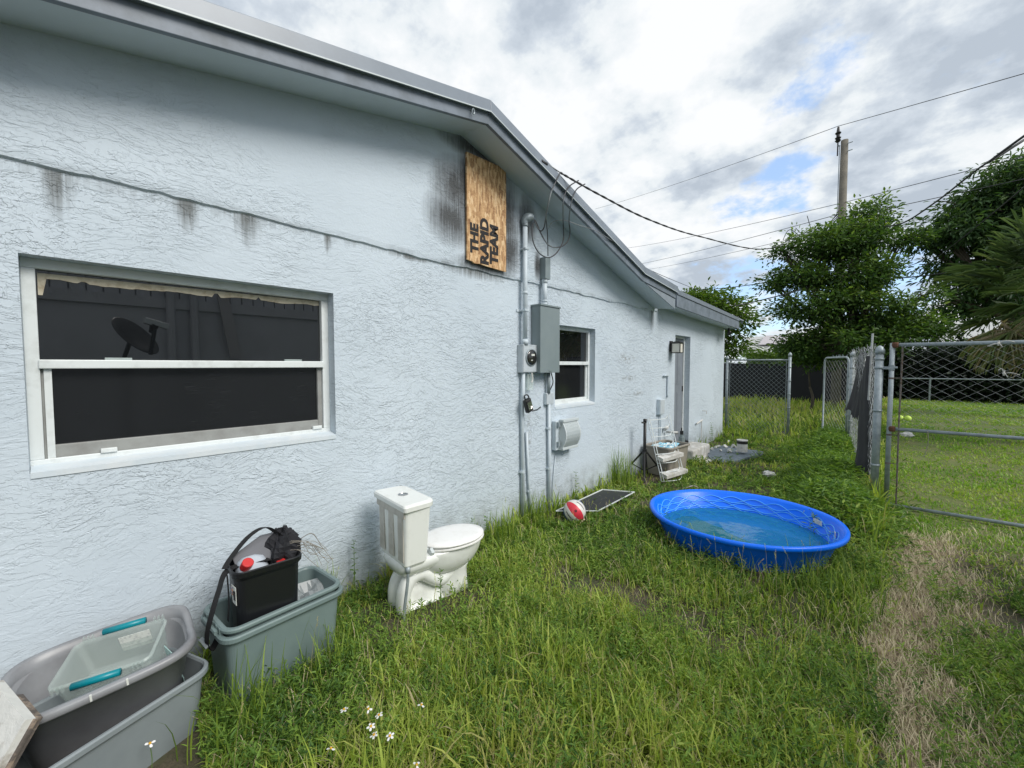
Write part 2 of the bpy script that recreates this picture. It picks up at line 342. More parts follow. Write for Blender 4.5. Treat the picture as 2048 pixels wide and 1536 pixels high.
# oriented strand board
def osb():
    m = mat('strand_board', (.5, .3, .14), .75); t = m.node_tree; b = t.nodes['Principled BSDF']
    g = t.nodes.new('ShaderNodeTexCoord').outputs['Object']
    a = noise(t, g, 1, 5, .75, 1.6, ((0, 0, 0), (10, 34, 16), (.7, 0, 0))); c = noise(t, g, 1, 4, .7, 1.4, ((3, 5, 1), (10, 16, 44), (-.8, 0, 0)))
    v = t.nodes.new('ShaderNodeTexVoronoi'); v.inputs['Scale'].default_value = 1; mp = t.nodes.new('ShaderNodeMapping'); mp.inputs['Scale'].default_value = (10, 60, 16); mp.inputs['Rotation'].default_value = (.6, 0, 0)
    t.links.new(g, mp.inputs[0]); t.links.new(mp.outputs[0], v.inputs['Vector'])
    sp = t.nodes.new('ShaderNodeSeparateColor'); t.links.new(v.outputs['Color'], sp.inputs[0])
    f = math_node(t, 'ADD', math_node(t, 'MULTIPLY', math_node(t, 'ADD', a, c), .34), math_node(t, 'MULTIPLY', sp.outputs[0], .32))
    col = ramp(t, f, [(.28, (.20, .10, .045)), (.40, (.42, .24, .11)), (.53, (.60, .38, .19)), (.68, (.74, .54, .32))])
    t.links.new(col, b.inputs['Base Color'])
    bp = t.nodes.new('ShaderNodeBump'); bp.inputs['Strength'].default_value = .5; bp.inputs['Distance'].default_value = .003; t.links.new(f, bp.inputs['Height']); t.links.new(bp.outputs[0], b.inputs['Normal'])
    return m
M_osb = osb(); M_stencil = mat('black_stencil_paint', (.012, .011, .012), .7)

def tinted(name, stops, rough=.55, trans=.0, spec=.3):
    """foliage: colour by a per-leaf tint value, which in tree crowns carries painted light and shade"""
    m = mat(name, (.1, .2, .05), rough, spec=spec); t = m.node_tree; b = t.nodes['Principled BSDF']
    a = t.nodes.new('ShaderNodeAttribute'); a.attribute_name = 'tint'
    c = ramp(t, a.outputs['Fac'], stops); t.links.new(c, b.inputs['Base Color'])
    if trans:
        tr = t.nodes.new('ShaderNodeBsdfTranslucent'); ms = t.nodes.new('ShaderNodeMixShader'); ms.inputs[0].default_value = trans
        cc = mix(t, 1.0, c, (1.5, 1.6, .7), 'MULTIPLY'); t.links.new(cc, tr.inputs[0])
        t.links.new(b.outputs[0], ms.inputs[1]); t.links.new(tr.outputs[0], ms.inputs[2])
        t.links.new(ms.outputs[0], t.nodes['Material Output'].inputs[0])
    return m
M_grass = tinted('grass_blades', [(0, (.06, .12, .024)), (.3, (.185, .28, .042)), (.6, (.35, .445, .075)), (.86, (.47, .50, .13)), (.93, (.40, .34, .17)), (1, (.48, .42, .25))], .5, .32, .3)
M_lawn = tinted('lawn_blades', [(0, (.09, .20, .025)), (.4, (.17, .32, .035)), (.8, (.28, .40, .06)), (1, (.42, .42, .17))], .5, .32, .3)
M_weed = tinted('weed_leaves', [(0, (.04, .095, .024)), (.4, (.12, .225, .04)), (.8, (.24, .36, .06)), (1, (.36, .44, .10))], .5, .32, .3)
M_straw = tinted('dry_straw', [(0, (.19, .145, .09)), (.5, (.49, .41, .27)), (1, (.74, .65, .46))], .8, .1)
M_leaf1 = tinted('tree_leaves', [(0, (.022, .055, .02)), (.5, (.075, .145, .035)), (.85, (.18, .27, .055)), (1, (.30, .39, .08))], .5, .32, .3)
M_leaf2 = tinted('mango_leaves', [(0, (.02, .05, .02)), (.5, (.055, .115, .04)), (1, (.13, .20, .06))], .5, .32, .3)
M_leaf3 = tinted('bush_leaves', [(0, (.03, .07, .015)), (.6, (.09, .16, .025)), (1, (.18, .25, .04))], .5, .32, .3)
M_hedge = tinted('hedge_leaves', [(0, (.006, .012, .006)), (.6, (.012, .026, .010)), (1, (.03, .055, .018))], .6, .1)  # near-black greens, the hedge's shade is put into the colour
M_palm = tinted('palm_leaves', [(0, (.045, .08, .038)), (.5, (.10, .155, .07)), (.8, (.20, .24, .12)), (1, (.27, .22, .15))], .5, .32, .3)

# ------------------------------------------------------------------ ground
PATHX0, PATHX1 = .09, .31
def straw_mask(x, y):
    n = vnoise(x, y, 2.3) * .6 + vnoise(x, y, 6) * .4
    e = sstep(PATHX0 - .10, PATHX0 + .05, x + (n - .5) * .55) * (1 - sstep(PATHX1 - .15, PATHX1 + .35, x + (n - .5) * .9))
    return e * sstep(1.2, 1.8, y) * (1 - sstep(5.4, 5.9, y + (n - .5) * .6)) * sstep(.36, .52, n + .06)
def make_ground():
    xs = np.concatenate([np.linspace(-300, -14, 10), np.linspace(-12, -3.2, 12), np.arange(-3, 6, .12), np.linspace(6.2, 16, 30), np.linspace(20, 300, 12)])
    ys = np.concatenate([np.linspace(-200, -8, 8), np.linspace(-6, -1, 12), np.arange(-.8, 14, .12), np.linspace(14.2, 34, 50), np.linspace(40, 600, 14)])
    X, Y = np.meshgrid(xs, ys); Z = ground_z(X, Y); far = sstep(14, 30, np.hypot(X, Y)); Z = Z * (1 - far) + .2 * far
    n, m = X.shape; V = np.stack([X, Y, Z], -1).reshape(-1, 3)
    F = [(i * m + j, i * m + j + 1, (i + 1) * m + j + 1, (i + 1) * m + j) for i in range(n - 1) for j in range(m - 1)]
    me = bpy.data.meshes.new('ground'); me.from_pydata(V.tolist(), [], F); me.polygons.foreach_set('use_smooth', [True] * len(F))
    la = me.attributes.new('lawn', 'FLOAT', 'POINT'); la.data.foreach_set('value', (sstep(-.1, .15, X) * sstep(5.2, 5.8, Y)).reshape(-1).astype(np.float32))
    at = me.attributes.new('straw', 'FLOAT', 'POINT'); at.data.foreach_set('value', straw_mask(X, Y).reshape(-1).astype(np.float32))
    m = mat('soil', (.07, .06, .04), .95); t = m.node_tree; b = t.nodes['Principled BSDF']; g = t.nodes.new('ShaderNodeNewGeometry').outputs['Position']
    c = mix(t, ramp(t, noise(t, g, 2.2, 6, .65), [(.4, 0), (.6, 1)]), (.045, .06, .02), (.085, .07, .045))
    c = mix(t, ramp(t, noise(t, g, 25, 4, .7), [(.45, 0), (.7, .6)]), c, (.13, .10, .07))
    a = t.nodes.new('ShaderNodeAttribute'); a.attribute_name = 'straw'
    l2 = t.nodes.new('ShaderNodeAttribute'); l2.attribute_name = 'lawn'; c = mix(t, math_node(t, 'MULTIPLY', l2.outputs['Fac'], .85), c, mix(t, ramp(t, noise(t, g, 3, 5, .7), [(.4, 0), (.65, 1)]), (.10, .15, .03), (.19, .19, .07)))
    st = mix(t, ramp(t, noise(t, g, 45, 6, .75, .8, ((0, 0, 0), (1, .35, 1))), [(.4, 0), (.62, 1)]), (.20, .145, .10), (.46, .36, .26))
    c = mix(t, a.outputs['Fac'], c, st)
    vm = t.nodes.new('ShaderNodeSeparateXYZ'); t.links.new(g, vm.inputs[0])
    mr = t.nodes.new('ShaderNodeMapRange'); mr.inputs[1].default_value = 9; mr.inputs[2].default_value = 22; t.links.new(vm.outputs[1], mr.inputs[0])
    c = mix(t, mr.outputs[0], c, (.10, .15, .035)); t.links.new(c, b.inputs['Base Color'])
    bp = t.nodes.new('ShaderNodeBump'); bp.inputs['Strength'].default_value = .7; bp.inputs['Distance'].default_value = .03; t.links.new(noise(t, g, 30, 5, .7), bp.inputs['Height']); t.links.new(bp.outputs[0], b.inputs['Normal'])
    me.materials.append(m); o = bpy.data.objects.new('ground', me); COL.objects.link(o); prop(o, kind='structure')
make_ground()

# ------------------------------------------------------------------ the house
WX = -2.8; H_Y0, H_Y1, MAIN_Y1 = -2.62, 10.25, 6.5; RY = 2.41; SEAM = 2.495
W1 = (-.093, 1.281, 1.168, 2.135); W2 = (3.80, 4.66, 1.167, 2.108); DR = (7.34, 8.08, .20, 2.18)
house = thing('house', 'low pale blue stucco house with a grey gabled roof edge, boarded gable and dark windows', 'house', (WX, RY, 0))
def hb(mb, name, m, **k):          # part of the house, given in world coordinates
    o = mb.build(name, m, house, **k); o.location = (-house.location[0], -house.location[1], 0); return o
def wall_sheet():
    mb = MB(); holes = [W1, W2, DR]
    ys = sorted({H_Y0, MAIN_Y1, H_Y1} | {v for h in holes for v in h[:2]}); zs = sorted({-.3, SEAM + .10} | {v for h in holes for v in h[2:]})
    for y0, y1 in zip(ys, ys[1:]):
        for z0, z1 in zip(zs, zs[1:]):
            if any(h[0] <= y0 and y1 <= h[1] and h[2] <= z0 and z1 <= h[3] for h in holes): continue
            mb.quad((WX, y0, z0), (WX, y1, z0), (WX, y1, z1), (WX, y0, z1))
    mb.quad((WX, MAIN_Y1, SEAM + .10), (WX, H_Y1, SEAM + .10), (WX, H_Y1, 2.62), (WX, MAIN_Y1, 2.62))
    for (y0, y1, z0, z1), d in ((W1, .13), (W2, .12), (DR, .15)):
        xi = WX - d
        mb.quad((WX, y0, z0), (WX, y0, z1), (xi, y0, z1), (xi, y0, z0)); mb.quad((WX, y1, z1), (WX, y1, z0), (xi, y1, z0), (xi, y1, z1))
        mb.quad((WX, y0, z1), (WX, y1, z1), (xi, y1, z1), (xi, y0, z1)); mb.quad((WX, y1, z0), (WX, y0, z0), (xi, y0, z0), (xi, y1, z0))
    B = -12
    mb.quad((WX, H_Y1, -.3), (B, H_Y1, -.3), (B, H_Y1, 2.62), (WX, H_Y1, 2.62)); mb.quad((WX, H_Y0, -.3), (WX, H_Y0, SEAM), (B, H_Y0, SEAM), (B, H_Y0, -.3))
    mb.quad((B, H_Y0, -.3), (B, H_Y0, 2.6), (B, H_Y1, 2.6), (B, H_Y1, -.3))
    return hb(mb, 'wall', M_wall)
wall_sheet()
# gable wall, standing a little proud, with a ragged lower edge
mb = MB(); GX = WX + .014; n = 150; ys = np.linspace(H_Y0, 6.53, n); prev = None
zt = lambda y: 3.616 - (.214 * (RY - y) if y < RY else .268 * (y - RY))
for i, y in enumerate(ys):
    e = SEAM + .012 + (vnoise(y, 3.3, 5) - .5) * .022 + (vnoise(y, 1.7, 23) - .5) * .014 + .022 * float(sstep(2.2, .5, y))
    cur = ((GX, y, float(e)), (GX, y, zt(y) + .03), (WX - .002, y, float(e) - .01), (GX + .004, y, float(e) + .035))
    if prev:
        mb.quad(prev[3], cur[3], cur[1], prev[1]); mb.quad(prev[0], cur[0], cur[3], prev[3]); mb.quad(prev[2], cur[2], cur[0], prev[0])
    prev = cur
hb(mb, 'gable_wall', M_gable)
# soffit, fascia, drip edge, shingles
OX = -2.45
def zo(y, base): return base - (.218 * (RY - y) if y < RY else .287 * (y - RY))
KY, EY = 5.28, 6.42            # kink of the rake, its end
def rake_z(y, base):
    if y <= KY: return zo(y, base)
    return zo(KY, base) - (y - KY) * .085
def rake_low(y):               # soffit edge keeps the steep slope below the kink
    return zo(y, 3.589)
mb = MB(); ys = [H_Y0 - .3, RY, KY, EY]
for a, b in zip(ys, ys[1:]):
    mb.quad((OX - .02, a, rake_low(a) + .004), (OX - .02, b, rake_low(b) + .004 if b < EY else rake_low(b) + .07), (WX - .05, b, zt(b) + .008), (WX - .05, a, zt(a) + .008))
hb(mb, 'soffit', M_soffit)
def rake(mb, x0, x1, zlo, zhi, ys):
    for a, b in zip(ys, ys[1:]):
        q = [(a, zlo(a)), (b, zlo(b)), (b, zhi(b)), (a, zhi(a))]
        mb.poly([(x0, y, z) for y, z in q], (x1 - x0, 0, 0))
mb = MB(); rake(mb, OX - .03, OX, lambda y: rake_z(y, 3.585), lambda y: rake_z(y, 3.70), ys); hb(mb, 'fascia', M_fascia, bevel=.003)
mb = MB(); mb.poly([(OX - .012, KY + .08, rake_z(KY + .08, 3.585) - .004), (OX - .012, EY, rake_z(EY, 3.585) - .004), (OX - .012, EY, rake_low(EY) + .07)], (-.012, 0, 0)); hb(mb, 'fascia_return', M_return)
mb = MB(); rake(mb, OX - .03, OX + .028, lambda y: rake_z(y, 3.672), lambda y: rake_z(y, 3.765), ys); hb(mb, 'drip_edge', M_drip, bevel=.004)
mb = MB(); rake(mb, OX + .0285, OX + .034, lambda y: rake_z(y, 3.668), lambda y: rake_z(y, 3.676), ys); hb(mb, 'drip_edge_lip', M_lgrey)
# shingle ends stepping along the rake
mb = MB()
def roofz(y): return rake_z(y, 3.762)
y = H_Y0 - .3
while y < EY:
    st = .145; b = min(y + st, EY)
    if y < RY < b: b = RY
    hi = .020
    ha, hb_ = (hi, .006) if y < RY else (.006, hi)
    mb.poly([(OX - .35, y, roofz(y) + .001), (OX - .35, b, roofz(b) + .001), (OX - .35, b, roofz(b) + (.003 if y < RY else .011)), (OX - .35, y, roofz(y) + (.011 if y < RY else .003))], (.35 + random.uniform(-.004, .004), 0, 0)); y = b
mb.quad((OX - .34, H_Y0 - .3, roofz(H_Y0 - .3)), (OX - .34, RY, roofz(RY)), (-12, RY, roofz(RY)), (-12, H_Y0 - .3, roofz(H_Y0 - .3)))
mb.quad((OX - .34, RY, roofz(RY)), (OX - .34, KY, roofz(KY)), (-12, KY, roofz(KY)), (-12, RY, roofz(RY)))
mb.quad((OX - .34, KY, roofz(KY)), (OX - .34, EY, roofz(EY)), (-12, EY, roofz(EY)), (-12, KY, roofz(KY)))
hb(mb, 'roof_shingles', M_shing)
# low flat roof of the addition
AX = -2.49; A0 = onx(1354, 586, AX); A0b = onx(1353, 613, AX); A1 = Vector((AX, 10.42, 0)); q = onx(1476, 641, AX); A1.y = q.y + .12
zt0, zb0 = A0.z, A0b.z; zt1 = onx(1476, 640, AX).z; zb1 = onx(1474, 657, AX).z
mb = MB(); mb.poly([(AX, A0.y, zb0), (AX, A1.y, zb1), (AX, A1.y, zt1), (AX, A0.y, zt0)], (-.03, 0, 0)); hb(mb, 'flat_roof_fascia', M_fascia, bevel=.003)
mb = MB(); mb.quad((AX - .02, A0.y, zb0 + .01), (AX - .02, A1.y, zb1 + .01), (WX - .05, A1.y, zb1 + .03), (WX - .05, A0.y, zb0 + .03)); mb.quad((WX, H_Y1, zb1 + .012), (WX, A1.y, zb1 + .012), (-12, A1.y, zb1 + .012), (-12, H_Y1, zb1 + .012)); hb(mb, 'flat_roof_soffit', M_soffit)
mb = MB(); mb.poly([(AX + .015, A0.y, zt0 - .02), (AX + .015, A1.y + .02, zt1 - .02), (AX + .015, A1.y + .02, zt1 + .045), (AX + .015, A0.y, zt0 + .05)], (-.06, 0, 0)); mb.quad((AX - .04, A0.y, zt0 + .045), (AX - .04, A1.y + .02, zt1 + .04), (-12, A1.y + .02, zt1 + .04), (-12, A0.y, zt0 + .045))
hb(mb, 'flat_roof_edge', M_drip)
mb = MB(); mb.box(-12, AX - .03, A1.y - .03, A1.y, zb1, zt1 + .02); mb.tube([(AX - .02, A1.y - .1, zt1 + .03), (AX + .06, A1.y + .02, zt1 - .01), (AX + .03, A1.y + .03, zt1 - .06)], .025, 6); hb(mb, 'end_fascia', M_fascia)
mb = MB(); mb.tube([(AX - .10, A1.y - .42, zb1 - .0), (AX - .10, A1.y - .42, zb1 - .07)], .02, 8); mb.tube([(AX - .10, A1.y - .42, zb1 - .06), (AX - .06, A1.y - .49, zb1 - .11)], [.02, .035], 8); mb.tube([(AX - .10, A1.y - .42, zb1 - .06), (AX - .12, A1.y - .34, zb1 - .12)], [.02, .035], 8)
t_ = thing('flood_light', 'small black twin-head flood light hanging under the far end of the flat roof', 'light', (AX - .10, A1.y - .42, zb1)); o = mb.build('lamp_heads', M_black, t_, smooth=True); o.location = -t_.location

def window(W, split, lab, big):
    y0, y1, z0, z1 = W; xf = WX - (.13 if big else .12)
    fr = MB(); fw = .045
    fr.box(xf, xf + .045, y0, y1, z1 - fw, z1); fr.box(xf, xf + .045, y0, y1, z0, z0 + fw)
    fr.box(xf, xf + .045, y0, y0 + fw, z0 + fw, z1 - fw); fr.box(xf, xf + .045, y1 - fw, y1, z0 + fw, z1 - fw)
    f = hb(fr, 'window', M_frame, bevel=.003); prop(f, lab)
    def sub(mb, name, m, **k): o = mb.build(name, m, f, **k); return o
    s = MB(); s.box(xf + .01, xf + .06, y0 + fw - .004, y1 - fw + .004, split - .02, split + .022); sub(s, 'meeting_rail', M_frame, bevel=.004)
    s = MB(); iy0, iy1 = y0 + fw, y1 - fw
    b = .03; s.box(xf + .004, xf + .028, iy0, iy0 + b, z0 + fw, split - .02); s.box(xf + .004, xf + .028, iy1 - b, iy1, z0 + fw, split - .02)
    s.box(xf + .004, xf + .028, iy0 + b, iy1 - b, z0 + fw, z0 + fw + b + (.03 if big else 0)); sub(s, 'lower_sash', M_frame2 if big else M_frame, bevel=.003)
    if big:
        s = MB(); s.box(xf + .028, xf + .040, iy0 + .01, iy0 + .035, z0 + fw, split - .02); sub(s, 'sash_stile', M_frame)
        s = MB()
        for yy in (y0 + .23, y1 - .12): s.box(xf + .03, xf + .055, yy, yy + .06, z0 + fw, z0 + fw + .022)
        build_each(s, 'sash_latch', M_frame, f, bevel=.003)
        s = MB()
        for yy in (y0 + .26, y1 - .28): s.box(xf + .02, xf + .045, yy, yy + .10, split + .022, split + .034)
        build_each(s, 'rail_clip', M_clear, f)
    s = MB(); s.quad((xf + .012, iy0, split), (xf + .012, iy1, split), (xf + .012, iy1, z1 - fw), (xf + .012, iy0, z1 - fw)); sub(s, 'upper_pane', M_glass)
    s = MB(); s.quad((xf + .008, iy0, z0 + fw), (xf + .008, iy1, z0 + fw), (xf + .008, iy1, split), (xf + .008, iy0, split)); sub(s, 'lower_pane', M_pane2)
    s = MB(); s.poly([(xf + .046, y0 + .002, z0 + .022), (WX + .006, y0 + .002, z0 + .004), (WX + .006, y0 + .002, z0 - .022), (WX + .001, y0 + .002, z0 - .022), (WX + .001, y0 + .002, z0 + .001), (xf + .046, y0 + .002, z0 + .001)], (0, y1 - y0 - .004, 0)); sub(s, 'sill', M_sill)
    return f, xf
w1, xf = window(W1, 1.653, 'large horizontal white framed window with torn tape along its top', True)
tp = MB(); pts0 = []; ya, yb = W1[0] + .05, W1[1] - .05; n = 90
for i in range(n + 1):
    y = ya + (yb - ya) * i / n; u = i / n; d = .026 + .014 * float(vnoise(y, 2, 9)) - .006 * float(vnoise(y, 9, 40))
    if .0 <= u < .015: d = .10
    if .10 < u < .13: d *= .7
    if .53 < u < .545 or .70 < u < .715: d *= .4
    pts0.append((y, W1[3] - .045 - .012 * (1 - u) - .004, W1[3] - .05 - .012 * (1 - u) - d))
for a, b in zip(pts0, pts0[1:]): tp.quad((xf + .016, a[0], a[2]), (xf + .016, b[0], b[2]), (xf + .015, b[0], b[1]), (xf + .015, a[0], a[1]))
tp.build('torn_tape', M_tape, w1)
window(W2, 1.67, 'smaller white framed window beside the grey electric enclosure', False)

# door
y0, y1, z0, z1 = DR; xd = WX - .15
fr = MB(); fr.box(xd, xd + .05, y0, y0 + .04, z0, z1 - .04); fr.box(xd, xd + .05, y1 - .045, y1, z0, z1 - .04); fr.box(xd, xd + .05, y0, y1, z1 - .04, z1)
dfr = hb(fr, 'door_frame', M_frame, bevel=.003)
dm = MB(); dm.box(xd, xd + .03, y0 + .043, y1 - .048, z0 + .01, z1 - .043)
dm.mi = 0
for (za, zb) in ((.12, .95), (1.08, 1.80)):
    for (u0, u1) in ((.12, .44), (.56, .88)):
        ya = y0 + .04 + (y1 - y0 - .085) * u0; yb = y0 + .04 + (y1 - y0 - .085) * u1
        for k, e in enumerate((0, .03)):
            dm.box(xd + .03, xd + .0345 + k * .004, ya + e, yb - e, z0 + za + e, z0 + zb - e)
door = hb(dm, 'door', M_door, bevel=.003); prop(door, 'grey six foot panel door set deep in the wall')
s = MB()
for zz in (z0 + .15, z0 + .95, z0 + 1.75): s.tube([(xd + .036, y1 - .052, zz), (xd + .036, y1 - .052, zz + .1)], .012, 8)
build_each(s, 'hinge', M_black, door)
s = MB(); s.box(xd, WX + .0, y0, y1, z0 - .03, z0 + .008); hb(s, 'door_threshold', M_black)

# ------------------------------------------------------------------ things on the wall
# strand board with stencilled letters
oy0, oy1, oz0, oz1 = 2.445, 2.94, 2.56, 3.495
bt = thing('plywood_board', 'strand board panel stencilled THE RAPID TEAM, covering the hole high in the gable wall', 'board', (GX + .02, oy0, oz0))
mb = MB(); bx = .012; pts = [(bx, 0, .01), (bx, .06, .004), (bx, .085, -.008), (bx, .13, -.006), (bx, .145, .0), (bx, .17, -.004), (bx, .26, -.01), (bx, .495, -.018), (bx, .495, .945), (bx, 0, .925)]
mb.poly([Vector(p) - Vector((.015, 0, 0)) for p in pts], (.018, 0, 0)); mb.build('panel', M_osb, bt)
def text_mesh(txt, size, bold=.0, extr=.0, name='lettering', spacing=1.0):
    cu = bpy.data.curves.new(name, 'FONT'); cu.body = txt; cu.size = size; cu.offset = bold; cu.extrude = extr; cu.space_character = spacing; cu.align_x = 'LEFT'; cu.resolution_u = 3
    ob = bpy.data.objects.new(name, cu); COL.objects.link(ob); bpy.context.view_layer.update()
    me = bpy.data.meshes.new_from_object(ob.evaluated_get(bpy.context.evaluated_depsgraph_get())); bpy.data.objects.remove(ob); return me
def letters(txt, size, mtx, m, parent, bold, name='lettering', post=None, extr=.0006, sp=1.0, box=None):
    me = text_mesh(txt, size, bold, extr, name, sp)
    if box:
        xs = [v.co.x for v in me.vertices]; ysv = [v.co.y for v in me.vertices]; ax, bx_, ay, by = min(xs), max(xs), min(ysv), max(ysv)
        for v in me.vertices: v.co.x = (v.co.x - ax) / (bx_ - ax) * box[0]; v.co.y = (v.co.y - ay) / (by - ay) * box[1]
    me.transform(mtx)
    if post:
        for v in me.vertices: v.co = post(v.co)
    me.materials.clear(); me.materials.append(m); o = bpy.data.objects.new(name, me); COL.objects.link(o); o.parent = parent; return o
# text runs upward: text x -> +z, text y -> -y (reading from the right)
def up_mtx(x, y, z): return Matrix(((0, 0, 1, x), (0, -1, 0, y), (1, 0, 0, z), (0, 0, 0, 1)))
for txt, yb, zb, ln, ht in (('THE', .132, .077, .262, .099), ('RAPID', .260, .004, .41, .108), ('TEAM', .384, .02, .36, .111)):
    letters(txt, .12, up_mtx(bx + .0052, yb, zb), M_stencil, bt, .006, box=(ln, ht))

# service mast with weather head
cy = 3.206; cx = WX + .06
t_ = thing('service_mast', 'thick painted riser pipe with a weather head, between the meter box and the eave', 'pipe', (cx, cy, 1.86))
mb = MB(); mb.tube([(0, 0, 0), (0, 0, 1.20)], .025, 16); mb.tube([(0, 0, .05), (0, 0, .0)], [.029, .038], 16); mb.tube([(0, 0, .50), (0, 0, .53)], .028, 16); mb.build('pipe', M_cond, t_, smooth=True)
mb = MB(); mb.tube([(0, 0, 1.17), (0, 0, 1.20)], .031, 12); mb.tube(spline([(0, -.005, 1.19), (.0, .0, 1.235), (.02, .035, 1.268), (.04, .085, 1.262)], 5), [.028, .030, .032, .034, .036, .039, .042, .044, .045, .045, .044, .043, .040, .034, .026, .015], 12); mb.build('weather_head', M_galv, t_, smooth=True)
for zz in (.34, .95):
    mb = MB(); mb.box(-.05, .03, -.03, .03, zz - .010, zz + .010); mb.box(-.058, -.05, -.07, .035, zz - .014, zz + .014); mb.build('clamp', M_cond, t_, bevel=.003)
# meter box
t_ = thing('electric_meter', 'pale square electric meter box with a round dark glass, left of the tall grey enclosure', 'meter box', (WX, 3.16, 1.573))
mb = MB(); mb.box(.003, .072, .0, .225, 0, .275); mb.box(-.0, .078, -.005, .230, .270, .284); mb.box(.072, .078, .006, .219, .006, .270); mb.build('box', M_meter, t_, bevel=.005)
mb = MB(); mb.T = Matrix.Translation((.078, .122, .155)) @ Matrix.Rotation(PI / 2, 4, 'Y'); mb.lathe([(.088, 0), (.088, .010), (.080, .012)], 32); mb.build('glass_ring', M_galv, t_, smooth=True)
mb = MB(); mb.T = Matrix.Translation((.082, .122, .155)) @ Matrix.Rotation(PI / 2, 4, 'Y'); mb.lathe([(.079, 0), (.078, .01), (.06, .018), (.001, .020)], 32, cap1=False); mb.build('glass_dome', M_darkglass, t_, smooth=True)
mb = MB(); mb.box(.101, .103, .10, .15, .17, .19); mb.box(.101, .103, .095, .12, .12, .13); build_each(mb, 'dial_mark', M_paper, t_)
# hanging clear cover, seal
t_ = thing('plastic_cover', 'crumpled clear plastic cover hanging under the electric meter box', 'plastic cover', (WX + .02, 3.26, 1.42))
mb = MB(); mb.box(0, .03, 0, .10, -.03, .14); mb.tube([(.04, .05, .15), (.045, .06, .06), (.03, .05, .0)], .01, 6); mb.build('cover', M_clear, t_, bevel=.01); 
mb = MB(); mb.tube([(.06, .03, .15), (.06, .045, .08), (.06, .03, .05)], .008, 6); mb.build('seal', M_white, t_)
# tall enclosure
t_ = thing('breaker_enclosure', 'tall grey metal electric enclosure with an overhanging top, right of the meter box', 'electrical box', (WX, 3.375, 1.572))
mb = MB(); mb.box(.003, .112, 0, .328, 0, .695); mb.build('cabinet', M_panel, t_, bevel=.004)
mb = MB(); mb.box(.114, .130, -.005, .333, -.004, .690); mb.build('front_cover', M_panel, t_, bevel=.004)
mb = MB(); mb.box(.0, .140, -.010, .338, .690, .708); mb.build('top_hood', M_panel, t_, bevel=.003)
mb = MB(); mb.box(.130, .135, .14, .19, .012, .03); mb.build('latch', M_panel, t_)
# trough above with nipple
t_ = thing('cable_trough', 'narrow grey metal cable box above the tall enclosure, under the looping cables', 'electrical box', (WX, 3.497, 2.28))
mb = MB(); mb.box(.02, .095, 0, .085, .278, .507); mb.build('box', M_panel, t_, bevel=.004)
mb = MB(); mb.tube([(.055, .035, .0), (.055, .035, .28)], .027, 14); mb.tube([(.055, .035, .24), (.055, .035, .278)], .033, 8); mb.tube([(.055, .035, .01), (.055, .035, .03)], .032, 8); mb.tube([(.055, .035, .045), (.055, .035, .06)], .031, 8); mb.build('nipple', M_cond, t_, smooth=True)
mb = MB(); mb.tube([(.012, .10, .3), (.012, .12, .08), (.02, .16, .0)], .004, 6); mb.tube([(.012, .09, .35), (.012, .10, .1), (.012, .13, .03)], .004, 6); build_each(mb, 'thin_wire', M_cond, t_)
# conduits down the wall
def pipe(label, name, pts, r, m=M_cond, clamps=(), cat='pipe', n=10):
    p0 = Vector(pts[0]); t = thing(name, label, cat, p0); mb = MB(); mb.tube([Vector(p) - p0 for p in pts], r, n); mb.build('pipe', m, t, smooth=True)
    for c in clamps:
        c = Vector(c) - p0; mb = MB(); mb.tube([c - Vector((0, 0, .012)), c + Vector((0, 0, .012))], r + .006, n); mb.box(c.x - .03, c.x + .004, c.y - .03, c.y + .03, c.z - .01, c.z + .01); mb.build('clamp', m, t)
    return t
pipe('painted conduit dropping from the meter box to the grass, leftmost of the wall pipes', 'conduit', [(WX + .03, 3.215, -.05), (WX + .03, 3.20, 1.15), (WX + .03, 3.20, 1.22), (WX + .04, 3.20, 1.30), (WX + .04, 3.205, 1.575)], .019, clamps=[(WX + .03, 3.205, .55)])
pipe('short thin painted pipe rising out of the grass between the two long conduits', 'conduit', [(WX + .025, 3.36, -.05), (WX + .022, 3.31, .45), (WX + .02, 3.28, .95)], .014, clamps=[(WX + .025, 3.33, .32)])
pipe('painted conduit between the small square junction box and the grass, left of the ribbed cover', 'conduit', [(WX + .03, 3.67, -.05), (WX + .03, 3.65, 1.22)], .018, clamps=[(WX + .03, 3.655, .95), (WX + .03, 3.665, .5)])
pipe('bare grey pipe between the tall enclosure and the small square junction box', 'conduit', [(WX + .04, 3.63, 1.34), (WX + .04, 3.625, 1.58)], .020, M_galv)
pipe('thin painted cable dropping beside the ribbed plastic cover', 'cable', [(WX + .012, 3.80, .62), (WX + .012, 3.76, .35), (WX + .02, 3.725, .1)], .006, M_cond, cat='cable', n=6)
pipe('thin dark cable curving from the tall enclosure down behind the junction box', 'cable', spline([(WX + .03, 3.68, 1.58), (WX + .04, 3.71, 1.47), (WX + .03, 3.69, 1.40), (WX + .02, 3.66, 1.35)], 5), .006, M_wirek, cat='cable', n=6)
t_ = thing('junction_box', 'small square painted junction box under the tall grey enclosure', 'electrical box', (WX, 3.591, 1.215))
mb = MB(); mb.box(0, .038, 0, .135, 0, .13); mb.build('body', M_cond, t_, bevel=.006); mb = MB(); mb.box(.038, .044, .004, .131, .004, .126); mb.build('cover', M_meter, t_, bevel=.004)
